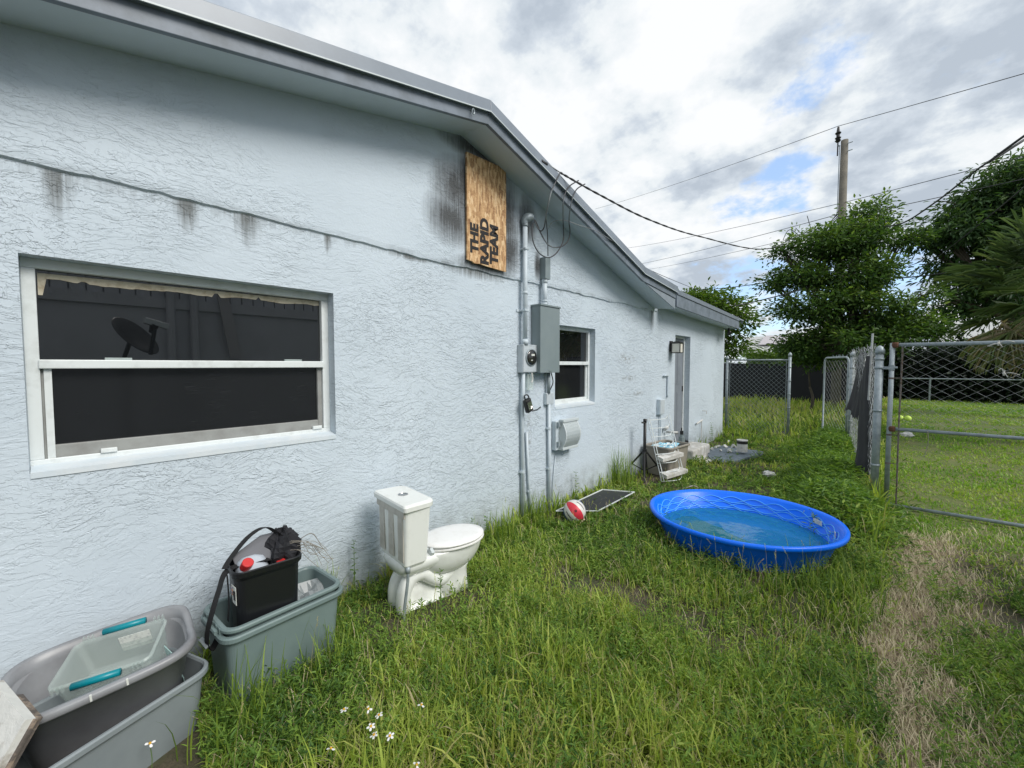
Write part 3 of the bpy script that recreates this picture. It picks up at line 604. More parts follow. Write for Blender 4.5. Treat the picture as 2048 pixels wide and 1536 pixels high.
# key safe
t_ = thing('lock_box', 'open black and silver key lock box hanging from the left conduit', 'lock box', (WX + .075, 3.19, 1.17))
mb = MB(); mb.T = Matrix.Rotation(.35, 4, 'X'); mb.box(0, .05, 0, .085, -.01, .13); mb.build('body', M_black, t_, bevel=.012)
mb = MB(); mb.T = Matrix.Rotation(.35, 4, 'X'); mb.box(.05, .056, .012, .073, .02, .10); mb.tube([(.06, .04, .0), (.09, .09, -.005), (.11, .13, .01)], .008, 6); mb.build('silver_front', M_chrome, t_)
mb = MB(); mb.tube(spline([(.01, -.0, .12), (.01, -.02, .17), (.02, .02, .175), (.03, .035, .13)], 4), .007, 6); mb.build('shackle', M_black, t_)
# ribbed utility box
t_ = thing('utility_cover', 'light grey ribbed plastic service box low on the wall under the smaller window', 'utility box', (WX, 3.74, .69))
mb = MB(); mb.box(.003, .06, 0, .30, .0, .33); mb.build('base', M_cond, t_, bevel=.006)
mb = MB(); prof = []
for k in range(9):
    z = .02 + .30 * k / 8; d = .105 + .055 * math.sin(PI * k / 8); prof.append((d, z))
mb.poly([(.062, .06, .02)] + [(d, .06, z) for d, z in prof] + [(.062, .06, .32)], (0, .30, 0))
for j in range(12):
    y = .085 + .022 * j; mb.poly([(d - .002, y, z) for d, z in prof] + [(d + .006, y, z) for d, z in prof[::-1]], (0, .008, 0))
mb.build('ribbed_cover', M_lgrey, t_, bevel=.0015, seg=1)
mb = MB(); mb.box(.06, .125, .055, .365, .315, .345); mb.box(.06, .12, .055, .365, .0, .03); build_each(mb, 'end_band', M_lgrey, t_, bevel=.004)
mb = MB()
for z in (.05, .27): mb.box(.05, .09, .012, .045, z, z + .05)
mb.tube([(.05, .25, -.0), (.06, .24, -.05), (.04, .18, -.06)], .007, 6); build_each(mb, 'hinge_clip', M_galv, t_)
# small box and bent pipe near the door
t_ = thing('switch_box', 'small painted outdoor electrical box on the wall left of the grey door', 'electrical box', (WX, 6.583, .84))
mb = MB(); mb.box(0, .06, 0, .18, 0, .25); mb.build('body', M_cond, t_, bevel=.006); mb = MB(); mb.box(.06, .067, .008, .172, .01, .24); mb.build('cover', M_meter, t_, bevel=.004)
mb = MB(); mb.tube([(.03, .1, 0), (.03, .1, -.75)], .014, 8); mb.build('feed_pipe', M_cond, t_)
pipe('thin painted pipe bent over at the top, above the small box left of the door', 'conduit', spline([(WX + .02, 6.98, 1.10), (WX + .02, 6.98, 1.42), (WX + .025, 6.95, 1.47), (WX + .03, 6.80, 1.47)], 5), .014)
t_ = thing('hose_bib', 'white plastic pipe stub and tap low on the wall right of the door', 'pipe', (WX, 8.42, .50))
mb = MB(); mb.tube([(0.03, 0, 0), (.03, .33, .04)], .016, 8); mb.tube([(.03, .30, .04), (.03, .30, -.42)], .010, 8); mb.tube([(0.0, .42, .22), (.08, .42, .22), (.08, .42, .16)], .009, 6); mb.build('pipe', M_white, t_)
# wall lantern
t_ = thing('wall_lantern', 'square black wall lantern with milky panes left of the grey door', 'wall lamp', (WX, 7.02, 1.86))
mb = MB(); mb.box(0, .02, .05, .17, .02, .20); mb.box(.02, .05, .10, .12, .15, .17); mb.build('back_plate', M_black, t_, bevel=.003)
mb = MB(); mb.loops([rrect(.075, .075, .004, .155, 2, .115, .11), rrect(.085, .085, .004, .165, 2, .115, .11), rrect(.05, .05, .004, .185, 2, .115, .11), rrect(.02, .02, .004, .20, 2, .115, .11)])
for sx in (-1, 1):
    for sy in (-1, 1): mb.box(.115 + sx * .072 - .006, .115 + sx * .072 + .006, .11 + sy * .072 - .006, .11 + sy * .072 + .006, 0, .158)
mb.box(.04, .19, .035, .185, -.008, .004); mb.build('frame', M_black, t_)
mb = MB(); mb.box(.05, .18, .045, .175, .006, .152); mb.build('panes', mat('milky_lamp_glass', (.72, .70, .62), .3), t_)
# small hook on rake fascia
t_ = thing('hook', 'small metal screw ring on the grey fascia just left of the roof peak', 'hook', (OX, 2.22, 3.585)); mb = MB(); mb.tube([(0, 0, .02), (.03, 0, .02)], .004, 6); mb.tube([(.03, .0 + .012 * math.cos(a), .005 + .02 * math.sin(a)) for a in np.linspace(0, 6.28, 12)], .004, 6); mb.build('ring', M_galv, t_)

# ------------------------------------------------------------------ cables at the service head
def cable(name, label, pts, r, m, grp=None, n=6, cat='cable'):
    p0 = Vector(pts[0]); mb = MB(); mb.tube([Vector(p) - p0 for p in pts], r, n); o = mb.build(name, m, None, smooth=True); o.location = p0; return prop(o, label, cat, grp)
def twist(pts, R, turns):
    out = []; n = len(pts)
    for i, p in enumerate(pts):
        a = turns * 2 * PI * i / n; out.append(Vector(p) + Vector((math.cos(a) * R, 0, math.sin(a) * R)))
    return out
XC = -2.42
anchor = onx(1082, 322, OX + .02); clampP = onx(1120, 345, XC); mast = Vector((WX + .13, 3.40, 3.13))
cable('guy_wire', 'short bright wire tying the service drop to the fascia', spline([anchor, anchor.lerp(clampP, .5) + Vector((0, 0, .005)), clampP], 4), .006, M_wireg)
c0 = cable('wire_wedge', 'dark wedge clamp where the service drop meets the roof edge', [anchor, anchor.lerp(clampP, .3)], .016, M_wirek, cat='clamp')
pole_at = Vector((-1.40, 18, 6.55))
mid = ony(1530, 498, 7.2)
drop = spline([clampP, onx(1200, 390, -2.25), onx(1300, 440, -2.1), ony(1400, 473, 6.6), ony(1530, 498, 9.0), ony(1600, 470, 13), pole_at], 26)
for ph in (0, PI):
    cable('service_drop', ('first' if ph == 0 else 'second') + ' strand of the twisted black cable from the roof edge to the pole', [p + Vector((math.cos(i * .7 + ph) * .0042, 0, math.sin(i * .7 + ph) * .0042)) for i, p in enumerate(drop)], .0065, M_wirek, 'strands of the twisted service cable')
def PL(pts, x0=-2.395, x1=-2.66):          # hangs clear of the fascia, then drifts in under the soffit
    out = []
    for (px, py) in pts: t = float(sstep(395, 500, py)); out.append(onx(px, py, x0 + (x1 - x0) * t))
    return out
hd = Vector((WX + .105, 3.31, 3.11))
def loop(lab, pts, k):
    up = PL(pts[:k]); dn = [onx(px, py, up[-1].x + (-2.68 - up[-1].x) * (i + 1) / (len(pts) - k)) for i, (px, py) in enumerate(pts[k:])]
    cable('service_loop', lab, spline(up + dn + [hd], 6), .0062, M_loop)
M_loop = mat('weathered_cable', (.16, .18, .19), .55, var=(2.2, (.03, .03, .035), .48, .56))
loop('left service wire hanging from the splice clamp and hooking back to the weather head', [(1120, 346), (1104, 380), (1098, 402), (1093, 425), (1091, 440), (1088, 455), (1082, 462), (1075, 455), (1069, 442)], 5)
loop('middle looping service wire, reaching lowest of the three above the narrow cable box', [(1157, 361), (1137, 374), (1128, 395), (1126, 420), (1127, 466), (1127, 478), (1121, 494), (1111, 508), (1098, 515), (1083, 510), (1072, 497), (1065, 477), (1065, 452)], 5)
loop('right looping service wire, the one hanging farthest from the weather head', [(1170, 368), (1153, 379), (1144, 400), (1140, 421), (1138, 442), (1140, 463), (1137, 479), (1127, 491), (1111, 495), (1098, 491), (1089, 480), (1082, 467), (1073, 446)], 6)
cable('trough_wire', 'thin dark wire dropping straight from the eave into the narrow cable box', spline([onx(1092, 438, -2.6), onx(1095, 470, -2.68), onx(1096, 512, -2.72)], 5), .006, M_wirek)
cable('phone_wire', 'thin pale wire leaving the wall and running under the right eave', spline([onx(1097, 457, -2.7), onx(1103, 446, -2.65), onx(1114, 441, -2.6), onx(1131, 441, -2.55), onx(1157, 450, -2.48), onx(1192, 462, -2.43), onx(1230, 485, -2.43)], 6), .0035, M_wireg)
cable('phone_wire', 'thin dark wire running from the right roof edge towards the trees behind the house', spline([onx(1230, 485, -2.43), ony(1300, 540, 8), ony(1395, 580, 14)], 8), .006, M_wirek)

# ------------------------------------------------------------------ utility pole and overhead lines
pt = thing('utility_pole', 'tall weathered wooden utility pole rising behind the leafy tree', 'utility pole', (-1.35, 18, 0))
mb = MB(); mb.tube([(0, 0, 0), (0, 0, 5), (.0, 0, 9.15)], [.14, .125, .10], 16); mb.build('pole', M_pole, pt, smooth=True)
mb = MB(); mb.tube([(-.18, 0, 8.7), (-.18, 0, 9.2)], .02, 8); mb.lathe([(.05, 0), (.09, .05), (.05, .07), (.09, .14), (.05, .17), (.05, .24), (.09, .3), (.05, .34), (.03, .5)], 12, (-.18, 0, 9.15)); mb.build('insulator', M_black, pt)
mb = MB(); mb.tube([(-.12, 0, 9.0), (-.19, 0, 9.05)], .02, 6)
for z in (9.0, 8.75, 6.6, 6.4, 6.2, 5.9): mb.tube([(.08, -.05, z), (.22, -.08, z)], .014, 6)
mb.tube([(-.13, -.02, 9.0), (-.14, -.03, 3)], .012, 5); mb.box(-.2, -.08, -.12, .0, 6.3, 6.45); mb.build('hardware', M_galv, pt)
top = Vector((-1.53, 18, 9.68))
def line(label, a, b, r, sag, m=M_wirek): return cable('power_line', label, sagline(a, b, sag, 30), r * .75, m, 'overhead lines', cat='overhead line')
far = lambda px, py, y: ony(px, py, y)
line('highest overhead line, running left from the pole insulator over the roof', top, far(1190, 418, 34), .012, .15)
line('highest overhead line, running right from the pole insulator out of the picture', top, top + (far(2100, 128, 14.5) - top) * 3, .012, .05)
line('second overhead line, left of the pole, above the sagging service cable end', Vector((-1.35, 18, 7.1)), far(1240, 498, 34), .012, .15)
line('second overhead line, right of the pole, passing over the leafy tree', Vector((-1.35, 18, 7.1)), Vector((-1.35, 18, 7.1)) + (far(2000, 322, 15) - Vector((-1.35, 18, 7.1))) * 4, .012, .05)
line('third overhead line, left of the pole, meeting it through loose jumper wires', Vector((-1.35, 18, 6.75)), far(1270, 530, 34), .014, .1)
line('third overhead line, right of the pole, vanishing in the drooping big tree', Vector((-1.35, 18, 6.6)), Vector((-1.35, 18, 6.6)) + (far(2120, 338, 14) - Vector((-1.35, 18, 6.6))) * 3, .012, .05)
line('lowest long overhead line left of the pole, dipping behind the leafy tree', Vector((-1.35, 18, 6.3)), far(1290, 540, 36), .012, .1)
line('short overhead line crossing to the tree just above the flat roof', far(1390, 580, 20), far(1640, 545, 16), .018, .1)
line('slanting dark line above the far end of the flat roof', far(1470, 612, 16), far(1600, 580, 13), .022, .02)
line('line crossing the sky gap between the leafy tree and the big drooping tree', far(1700, 560, 17), far(1900, 545, 15), .022, .05)
line('faint lowest line seen through the gap between the two right trees', far(1690, 575, 17), far(1850, 520, 16), .012, .02)
cable('service_line', 'pale twisted cable sagging right from the pole and climbing out of the picture', spline([pole_at, ony(1715, 440, 17), ony(1745, 452, 15.5), ony(1800, 448, 13.5), ony(1870, 405, 11.5), ony(1960, 335, 10), ony(2048, 280, 9), ony(2100, 235, 8.3), Vector((7, 5.5, 8.2))], 10), .017, M_wirek)
cable('service_line', 'thin straight cable climbing through the big drooping tree', sagline(ony(1840, 540, 15.5), ony(2100, 330, 10), .05), .012, M_wirek)
for k, (dx, lab) in enumerate(((-.28, 'outermost loose jumper wire looping left of the pole'), (-.5, 'middle loose jumper wire looping left of the pole'), (-.75, 'loose jumper wire nearest the leafy tree, left of the pole'))):
    cable('jumper_wire', lab, spline([(-1.4, 17.95, 6.9 - .1 * k), (-1.5 + dx, 17.9, 6.3 - .1 * k), (-1.6 + dx * 1.6, 17.9, 6.0 + .25 * k), (-1.9 + dx * 1.5, 18, 6.9 - .35 * k)], 6), .012, M_wirek, 'jumper wires on the pole')

# ------------------------------------------------------------------ storage bins
def bin_shell(mb, L, Wd, H, r=.06, taper=.05, t=.006, rim=.022, z0=0, bow=0.0, lipdrop=.03):
    a, b = L / 2, Wd / 2; k = 7
    lo = lambda s, z, e=0: rrect(b * s + e, a - (b - b * s) + e, max(r * s + e, .01), z, k)
    mb.loops([lo(1 - taper * 1.6, z0), lo(1 - taper * 1.5, z0 + .012), lo(1 - taper * .25, z0 + H - lipdrop), lo(1, z0 + H - lipdrop, rim - .004), lo(1, z0 + H - lipdrop + .006, rim), lo(1, z0 + H - .006, rim), lo(1, z0 + H, rim - .006), lo(1, z0 + H, -.0), lo(1, z0 + H - .008, -t), lo(1 - taper * 1.5, z0 + .02, -t)], True, True)
def wavy_rim(mb, L, Wd, H, r, seg=96, amp=.03):
    pass
# sage tote with a second one nested in it
tb = thing('storage_tote', 'sage green plastic storage tote standing in the grass with the black waste bin inside', 'storage bin', (-2.43, .765, .0), rad(4))
mb = MB(); bin_shell(mb, .57, .345, .375, .05, .10, rim=.02); mb.build('body', M_sage, tb, smooth=False, bevel=0)
mb = MB(); mb.T = Matrix.Translation((-.02, -.31, .30)) @ Matrix.Rotation(.5, 4, 'X'); mb.box(-.05, .05, -.022, .0, 0, .010); mb.build('handle', M_tote, tb, bevel=.003)
ti = thing('storage_tote', 'second sage green tote nested inside the first, only its rim showing', 'storage bin', (-2.43, .765, .035), rad(4))
mb = MB(); bin_shell(mb, .545, .325, .375, .05, .10, rim=.022, lipdrop=.022); mb.build('body', M_sage, ti)
mb = MB()
for s in (-1, 1):
    for k in range(6): mb.box(-.12 + k * .045, -.112 + k * .045, s * .285 - .012, s * .285 + .012, .34, .372)
    mb.tube([(-.09, s * .30, .345), (.09, s * .30, .345)], .012, 8)
build_each(mb, 'rim_rib', M_sage, ti)
# black waste bin inside
tw = thing('waste_bin', 'black plastic waste bin standing in the sage tote, holding a bag and a milky jug', 'waste bin', (-2.385, .70, .035), rad(-4))
mb = MB(); a = []
def wl(s, z, e=0): return rrect(.105 * s + e, .148 * s + e, .05 * s, z, 6)
mb.T = Matrix.Scale(.975, 4, (0, 0, 1))
mb.loops([wl(.84, 0), wl(.86, .02), wl(.985, .58), wl(1.0, .6, .010), wl(1.0, .625, .012), wl(1, .63, .006), wl(1, .625, -.001), wl(.98, .58, -.004), wl(.84, .03, -.003)]); mb.build('body', M_bplast, tw, smooth=False)
mb = MB(); q0 = Vector((.1, -.153, .50)); mb.poly([(.035, -.1475, .45), (.080, -.140, .445), (.082, -.142, .535), (.035, -.1515, .54)], (.001, -.002, 0)); mb.build('sticker', M_paper, tw)
mb = MB(); mb.poly([(.060, -.1475, .47), (.075, -.145, .468), (.077, -.147, .515), (.061, -.150, .517)], (.001, -.002, 0)); mb.build('sticker_print', M_black, tw)
mb = MB(); mb.poly([(.038, -.1525, .49), (.054, -.150, .49), (.056, -.152, .53), (.038, -.154, .53)], (.001, -.002, 0)); mb.build('sticker_picture', mat('orange_print', (.55, .3, .15), .6, var=(60, (.2, .3, .5), .4, .6)), tw)
# jug and bottle
tj = thing('plastic_jug', 'milky plastic jug with a red cap lying in the black waste bin', 'jug', (-2.40, .645, .605), rad(10)); tj.scale = (1.15, 1.15, 1.15)
mb = MB(); mb.T = Matrix.Rotation(rad(-14), 4, 'Y') @ Matrix.Scale(1, 4); mb.loops([rrect(.045, .055, .035, -.12, 5), rrect(.048, .062, .035, -.01, 5), rrect(.044, .06, .034, .02, 5), rrect(.034, .05, .03, .042, 5), rrect(.018, .024, .014, .056, 5, .01, -.01)]); mb.build('body', M_jug, tj, smooth=True)
mb = MB(); mb.T = Matrix.Translation((.035, -.035, .04)) @ Matrix.Rotation(rad(40), 4, 'Y'); mb.lathe([(.023, -.02), (.023, .016), (.020, .019)], 20); mb.build('cap', M_red, tj, bevel=.001)
tj = thing('bottle', 'white bottle top with a red cap beside the jug in the waste bin', 'bottle', (-2.345, .765, .60))
mb = MB(); mb.lathe([(.028, -.15), (.028, -.05), (.02, -.01), (.019, .0)], 16); mb.build('body', M_white, tj, smooth=True); mb = MB(); mb.lathe([(.021, 0), (.021, .022), (.018, .024)], 16); mb.build('cap', M_red, tj)
# bag: crumpled body + straps
tg = thing('backpack', 'black and grey bag stuffed in the waste bin, long strap hanging out', 'bag', (-2.42, .70, .635))
mb = MB(); nu, nv = 26, 16; vs = []; 
for i in range(nu):
    for j in range(nv):
        u = 2 * PI * i / nu; v = PI * j / (nv - 1); rr = 1 + .18 * math.sin(5 * u + 3 * v) * math.sin(v) + random.uniform(-.10, .10)
        vs.append((.085 * rr * math.sin(v) * math.cos(u), .10 + .085 * rr * math.sin(v) * math.sin(u), .02 + .105 * rr * math.cos(v)))
mb.add(vs, [(i * nv + j, i * nv + j + 1, ((i + 1) % nu) * nv + j + 1, ((i + 1) % nu) * nv + j) for i in range(nu) for j in range(nv - 1)]); mb.build('crumpled_cloth', M_fabric, tg)
mb = MB(); g0 = [(-.02, -.13, -.01), (-.07, -.10, .06), (-.04, .04, .135), (.015, .05, .02)]
mb.poly([(.03, -.12, -.02), (-.03, -.13, .035), (-.04, .00, .10), (.00, .06, .115), (.04, .06, -.01)], (-.02, .01, .0)); mb.build('grey_panel', M_greyfab, tg, bevel=.006)
def ribbon(mb, pts, wv, th=.004):
    pts = spline(pts, 7); wv = Vector(wv)
    for a, b in zip(pts, pts[1:]): mb.poly([a - wv, a + wv, b + wv, b - wv], (th, 0, th))
mb = MB(); ribbon(mb, [(.03, .08, .10), (.00, .02, .155), (-.03, -.05, .12), (-.02, -.13, .045), (.0, -.17, .0)], (.022, .006, .004)); mb.build('strap', M_strap, tg)
mb = MB(); ribbon(mb, [(.05, .02, -.00), (.03, -.06, .005), (.01, -.16, -.01), (.015, -.20, -.10), (.02, -.245, -.25), (.03, -.255, -.33), (.03, -.235, -.36), (.02, -.20, -.31), (.0, -.165, -.30)], (.024, .004, .0)); mb.build('long_strap', M_strap, tg)
mb = MB(); ribbon(mb, [(.03, -.165, -.02), (.035, -.162, -.15), (.02, -.165, -.26)], (.014, .0, .0)); mb.build('hanging_strap', M_strap, tg)
mb = MB()
for k in range(16):
    a0 = Vector((.06 + random.uniform(-.02, .02), .14 + random.uniform(-.03, .05), .04 + random.uniform(-.02, .03)))
    mb.tube(spline([a0, a0 + Vector((.03, .05, .02 * random.uniform(-1, 1.5))), a0 + Vector((.04, .09, -.07 * random.uniform(.2, 1.2))), a0 + Vector((.05, .12 + .03 * random.random(), -.15 * random.uniform(.3, 1.1)))], 4), .0013, 4)
o = prop(mb.build('dry_roots', M_tan, None), 'tuft of dry roots spilling over the right rim of the waste bin', 'roots'); o.location = (-2.42, .69, .635)
# clear box inside the sage tote at right
tx = thing('lid', 'crumpled clear plastic lid lying in the right end of the sage tote', 'plastic lid', (-2.42, .95, .33), rad(-8))
mb = MB(); nx, ny = 9, 9
vs = [(-.12 + .24 * i / 8, -.08 + .16 * j / 8, .03 * math.sin(i * 1.1) * math.cos(j * .9) + (.03 if i in (0, 8) else 0)) for i in range(9) for j in range(9)]
mb.add(vs, [(i * 9 + j, (i + 1) * 9 + j, (i + 1) * 9 + j + 1, i * 9 + j + 1) for i in range(8) for j in range(8)]); mb.box(-.12, .12, -.085, -.075, -.06, .02); mb.build('sheet', mat('cloudy_plastic', (.30, .33, .34), .3, alpha=.8), tx, bevel=0)

# big grey tote, tilted, resting in another
tl = thing('storage_tote', 'large pale grey tote at the left edge of the wall, outer of the pair', 'storage bin', (-2.33, .06, -.05), rad(20))
mb = MB(); bin_shell(mb, .64, .42, .34, .07, .10, rim=.014); mb.build('body', M_tote, tl)
tk = thing('storage_tote', 'dark grey tote with a thick rim, tilted inside the pale one', 'storage bin', (-2.395, .125, .075), 0)
tk.rotation_euler = (rad(5), rad(2), rad(-4))
mb = MB(); 
def dip_rim(L, Wd, H):
    a, b = L / 2, Wd / 2; out = []
    return out
n = 64
def ov(a, b, z, e=0, dip=0, p=4.4):
    l = []
    for k in range(n):
        t = 2 * PI * k / n; c, s = math.cos(t), math.sin(t); x = (b + e) * abs(c) ** (2 / p) * (1 if c >= 0 else -1); y = (a + e) * abs(s) ** (2 / p) * (1 if s >= 0 else -1)
        l.append((x, y, z - dip * max(0, abs(y) / a - .80) / .2 * max(0, 1 - abs(x) / b * 1.3)))
    return l
A_, B_ = .275, .215
mb.loops([ov(A_ * .72, B_ * .70, 0), ov(A_ * .74, B_ * .72, .01), ov(A_ * .985, B_ * .98, .33, 0, .0), ov(A_, B_, .335, .020, .03), ov(A_, B_, .345, .026, .03), ov(A_, B_, .362, .026, .03), ov(A_, B_, .372, .016, .03), ov(A_, B_, .368, -.002, .03), ov(A_ * .98, B_ * .97, .32, 0), ov(A_ * .72, B_ * .70, .02)]); mb.build('body', M_toted, tk, smooth=True)
mb = MB()
for yy in (-.03, .07): mb.box(B_ + .022, B_ + .029, yy - .003, yy + .003, .345, .37)
build_each(mb, 'rim_mark', M_paper, tk)
# clear box with teal handles
tcx = thing('clear_box', 'clear plastic box with teal handles lying tilted in the dark grey tote', 'storage box', (-2.415, .155, .29), 0)
tcx.rotation_euler = (rad(8), rad(14), rad(-24))
mb = MB(); bin_shell(mb, .315, .215, .165, .025, .10, t=.003, rim=.008, lipdrop=.018); mb.build('body', M_cbin, tcx)
for s in (-1, 1):
    mb = MB(); mb.tube([(s * .132, -.075, .163), (s * .132, .075, .163)], .014, 10); mb.build('handle', M_teal, tcx, smooth=True)
    mb = MB()
    for yy in (-.14, -.125, -.11, .11, .125, .14): mb.box(s * .122 - .008, s * .122 + .008, yy, yy + .003, .145, .172)
    build_each(mb, 'rim_rib', M_cbin, tcx)
mb = MB(); mb.box(-.100, -.098, -.02, .09, .06, .135); mb.build('label', M_paper, tcx)
t2 = thing('sheet', 'pale teal plastic sheet curling at the right end of the clear box', 'plastic sheet', (-2.27, .315, .34))
mb = MB(); 
for k in range(8):
    a0, a1 = k / 8, (k + 1) / 8; f = lambda t: (.045 * math.sin(t * 2.6), .02 * math.cos(t * 3), -.10 + .17 * t)
    p, q = Vector(f(a0)), Vector(f(a1)); mb.poly([p, q, q + Vector((-.09, -.015, 0)), p + Vector((-.09, -.015, 0))], (0, .003, 0))
mb.build('sheet', mat('pale_teal_plastic', (.42, .60, .58), .3, alpha=.9), t2)
# white weathered cabinet panel in the corner
tp_ = thing('weathered_panel', 'weathered white board with a dirty cracked edge leaning into the bottom left corner', 'board', (-2.3, -.32, .0))
mb = MB(); c1, c2, c3 = onz(-14, 1362, .52), onz(50, 1440, .47), onz(-8, 1540, .36)
c4 = c1 + (c3 - c2); nrm = (c2 - c1).cross(c3 - c2).normalized()
if nrm.z > 0: nrm = -nrm
mb.poly([c1, c2, c3 + (c3 - c2) * .6, c4 + (c3 - c2) * .6], nrm * .03); o = mb.build('face', mat('peeling_white_board', (.62, .62, .59), .7, bump=(20, .6, .01), var=(16, (.34, .31, .27), .55, .7)), tp_); o.location = -Vector(tp_.location)
mb = MB(); mb.poly([c2 + nrm * .03, c2 + nrm * .05, c3 + (c3 - c2) * .6 + nrm * .05, c3 + (c3 - c2) * .6 + nrm * .03], (c1 - c2) * .6); mb.tube([c2 + nrm * .03, c3 + (c3 - c2) * .6 + nrm * .03], .008, 6); o = mb.build('torn_edge', mat('rotten_edge', (.10, .085, .075), .9, bump=(40, .7, .01), var=(18, (.28, .22, .17), .5, .6)), tp_); o.location = -Vector(tp_.location)

# ------------------------------------------------------------------ toilet
tt = thing('toilet', 'discarded dirty white toilet with its lid closed, standing in the weeds by the wall', 'toilet', (-2.415, 1.45, -.045), rad(-6)); tt.scale = (1, 1, 1.04)
mb = MB()
def tk_(hx, y0, y1, r, z): return rrect(hx, (y1 - y0) / 2, r, z, 4, 0, (y0 + y1) / 2)
mb.loops([tk_(.165, .03, .165, .02, .375), tk_(.178, .018, .182, .022, .395), tk_(.212, .008, .196, .028, .745)]); mb.build('tank', M_ceram, tt, smooth=False, bevel=.004)
mb = MB()
for x0 in (-.17, -.035, .10): mb.box(x0, x0 + .075, .0075, .014, .42 if x0 else .4, .70)
mb.box(-.20, .20, .002, .012, .70, .742); mb.build('tank_back_ribs', M_ceram2, tt, bevel=.003)
mb = MB()
def lid_l(e, z, yb=0): 
    pts = []
    for sx, sy, a0 in ((1, 1, 0), (-1, 1, 90), (-1, -1, 180), (1, -1, 270)):
        r = .05 if sy > 0 else .02; hx, h0, h1 = .232 + e, -.008 - e, .212 + e
        for k in range(6):
            a = rad(a0 + 90 * k / 5); x = sx * (hx - r) + r * math.cos(a); y = (h1 - r if sy > 0 else h0 + r) + r * math.sin(a); 
            if sy > 0: x *= .96; y += .018 * (1 - (x / hx) ** 2)
            pts.append((x, y, z))
    return pts
mb.loops([lid_l(-.008, .742), lid_l(0, .748), lid_l(.002, .775), lid_l(-.004, .786), lid_l(-.018, .790)]); mb.build('tank_lid', M_ceram, tt, smooth=False, bevel=.002)
mb = MB(); mb.lathe([(.034, .789), (.034, .793), (.028, .794), (.026, .791)], 20, (.0, .10, 0)); mb.build('flush_button', M_chrome, tt)
def egg(cyy, a, b, z, back=0, n=40, pw=2.2):
    l = []
    for k in range(n):
        t = 2 * PI * k / n; s, c = math.sin(t), math.cos(t); x = b * abs(c) ** (2 / pw) * (1 if c >= 0 else -1)
        if s > 0: x *= 1 - .10 * s * s
        l.append((x, cyy + a * abs(s) ** (2 / pw) * (1 if s >= 0 else -1), z))
    return l
mb = MB(); mb.loops([egg(.44, .10, .06, .205), egg(.44, .18, .115, .222), egg(.44, .235, .15, .26), egg(.437, .275, .172, .315), egg(.435, .292, .182, .36), egg(.435, .296, .186, .385), egg(.435, .294, .184, .397), egg(.435, .280, .170, .402)]); mb.build('bowl', M_ceram, tt, smooth=True)
mb = MB(); mb.loops([tk_(.07, .06, .30, .05, .27), tk_(.12, .03, .34, .06, .30), tk_(.15, .015, .36, .06, .335), tk_(.16, .01, .34, .05, .365), tk_(.155, .02, .33, .045, .392), tk_(.14, .03, .32, .04, .398)]); mb.build('deck', M_ceram, tt, smooth=True)
mb = MB(); mb.loops([tk_(.118, .035, .58, .09, 0), tk_(.116, .04, .575, .09, .03), tk_(.088, .06, .55, .07, .045), tk_(.05, .10, .50, .04, .12), tk_(.05, .1, .5, .04, .25)]); mb.build('foot', M_ceram, tt, smooth=True)
mb = MB(); mb.loops([tk_(.105, .33, .60, .07, .0), tk_(.098, .34, .59, .07, .10), tk_(.098, .34, .585, .07, .20), tk_(.12, .31, .62, .09, .26)]); mb.build('pedestal', M_ceram, tt, smooth=True)
mb = MB()
for s in (-1, 1): mb.tube(spline([(s * .05, .075, .0), (s * .055, .062, .08), (s * .06, .07, .18), (s * .06, .12, .255), (s * .06, .20, .262), (s * .06, .27, .215), (s * .06, .345, .175), (s * .05, .43, .20)], 6), .050, 14)
mb.build('trapway', M_ceram, tt, smooth=True)
mb = MB(); mb.T = Matrix.Translation((.01, .0, .0)) @ Matrix.Rotation(rad(-3), 4, 'Z'); mb.loops([egg(.47, .243, .180, .405), egg(.47, .248, .185, .410), egg(.47, .248, .185, .418), egg(.47, .240, .178, .423)]); mb.build('seat', M_seat, tt, smooth=False)
mb = MB(); mb.T = Matrix.Translation((.012, -.005, .0)) @ Matrix.Rotation(rad(-4), 4, 'Z'); mb.loops([egg(.47, .238, .176, .430), egg(.47, .244, .182, .436), egg(.47, .240, .178, .446), egg(.47, .20, .145, .452), egg(.47, .08, .06, .455)]); mb.build('seat_lid', M_seat, tt, smooth=True)
mb = MB()
for s in (-1, 1): mb.box(s * .075 - .02, s * .075 + .02, .195, .235, .398, .430); mb.tube([(s * .075 - .03, .225, .425), (s * .075 + .03, .225, .425)], .010, 8)
mb.T = Matrix.Translation((.13, .235, .405)) @ Matrix.Rotation(.6, 4, 'Y'); mb.box(-.02, .02, -.012, .012, -.008, .03); mb.build('hinges', M_lgrey, tt, bevel=.003)
mb = MB(); mb.tube(spline([(.165, .045, .385), (.170, .04, .30), (.168, .02, .16), (.16, .01, .02)], 5), .010, 8); mb.tube([(.165, .045, .385), (.166, .044, .35)], .016, 8); mb.build('supply_hose', M_galv, tt, smooth=True)

# ------------------------------------------------------------------ basketball
R_ = .118; bp_ = Vector((-2.405, 3.62, R_ + gz(-2.4, 3.62) - .005)); tb2 = thing('basketball', 'red, white and blue basketball lying in the grass by the wall', 'ball', bp_)
def ball_mat():
    m = mat('ball_rubber', (.6, .6, .6), .4, bump=(260, .25, .001)); t = m.node_tree; b = t.nodes['Principled BSDF']
    a = t.nodes.new('ShaderNodeAttribute'); a.attribute_name = 'Col'; t.links.new(a.outputs['Color'], b.inputs['Base Color']); return m
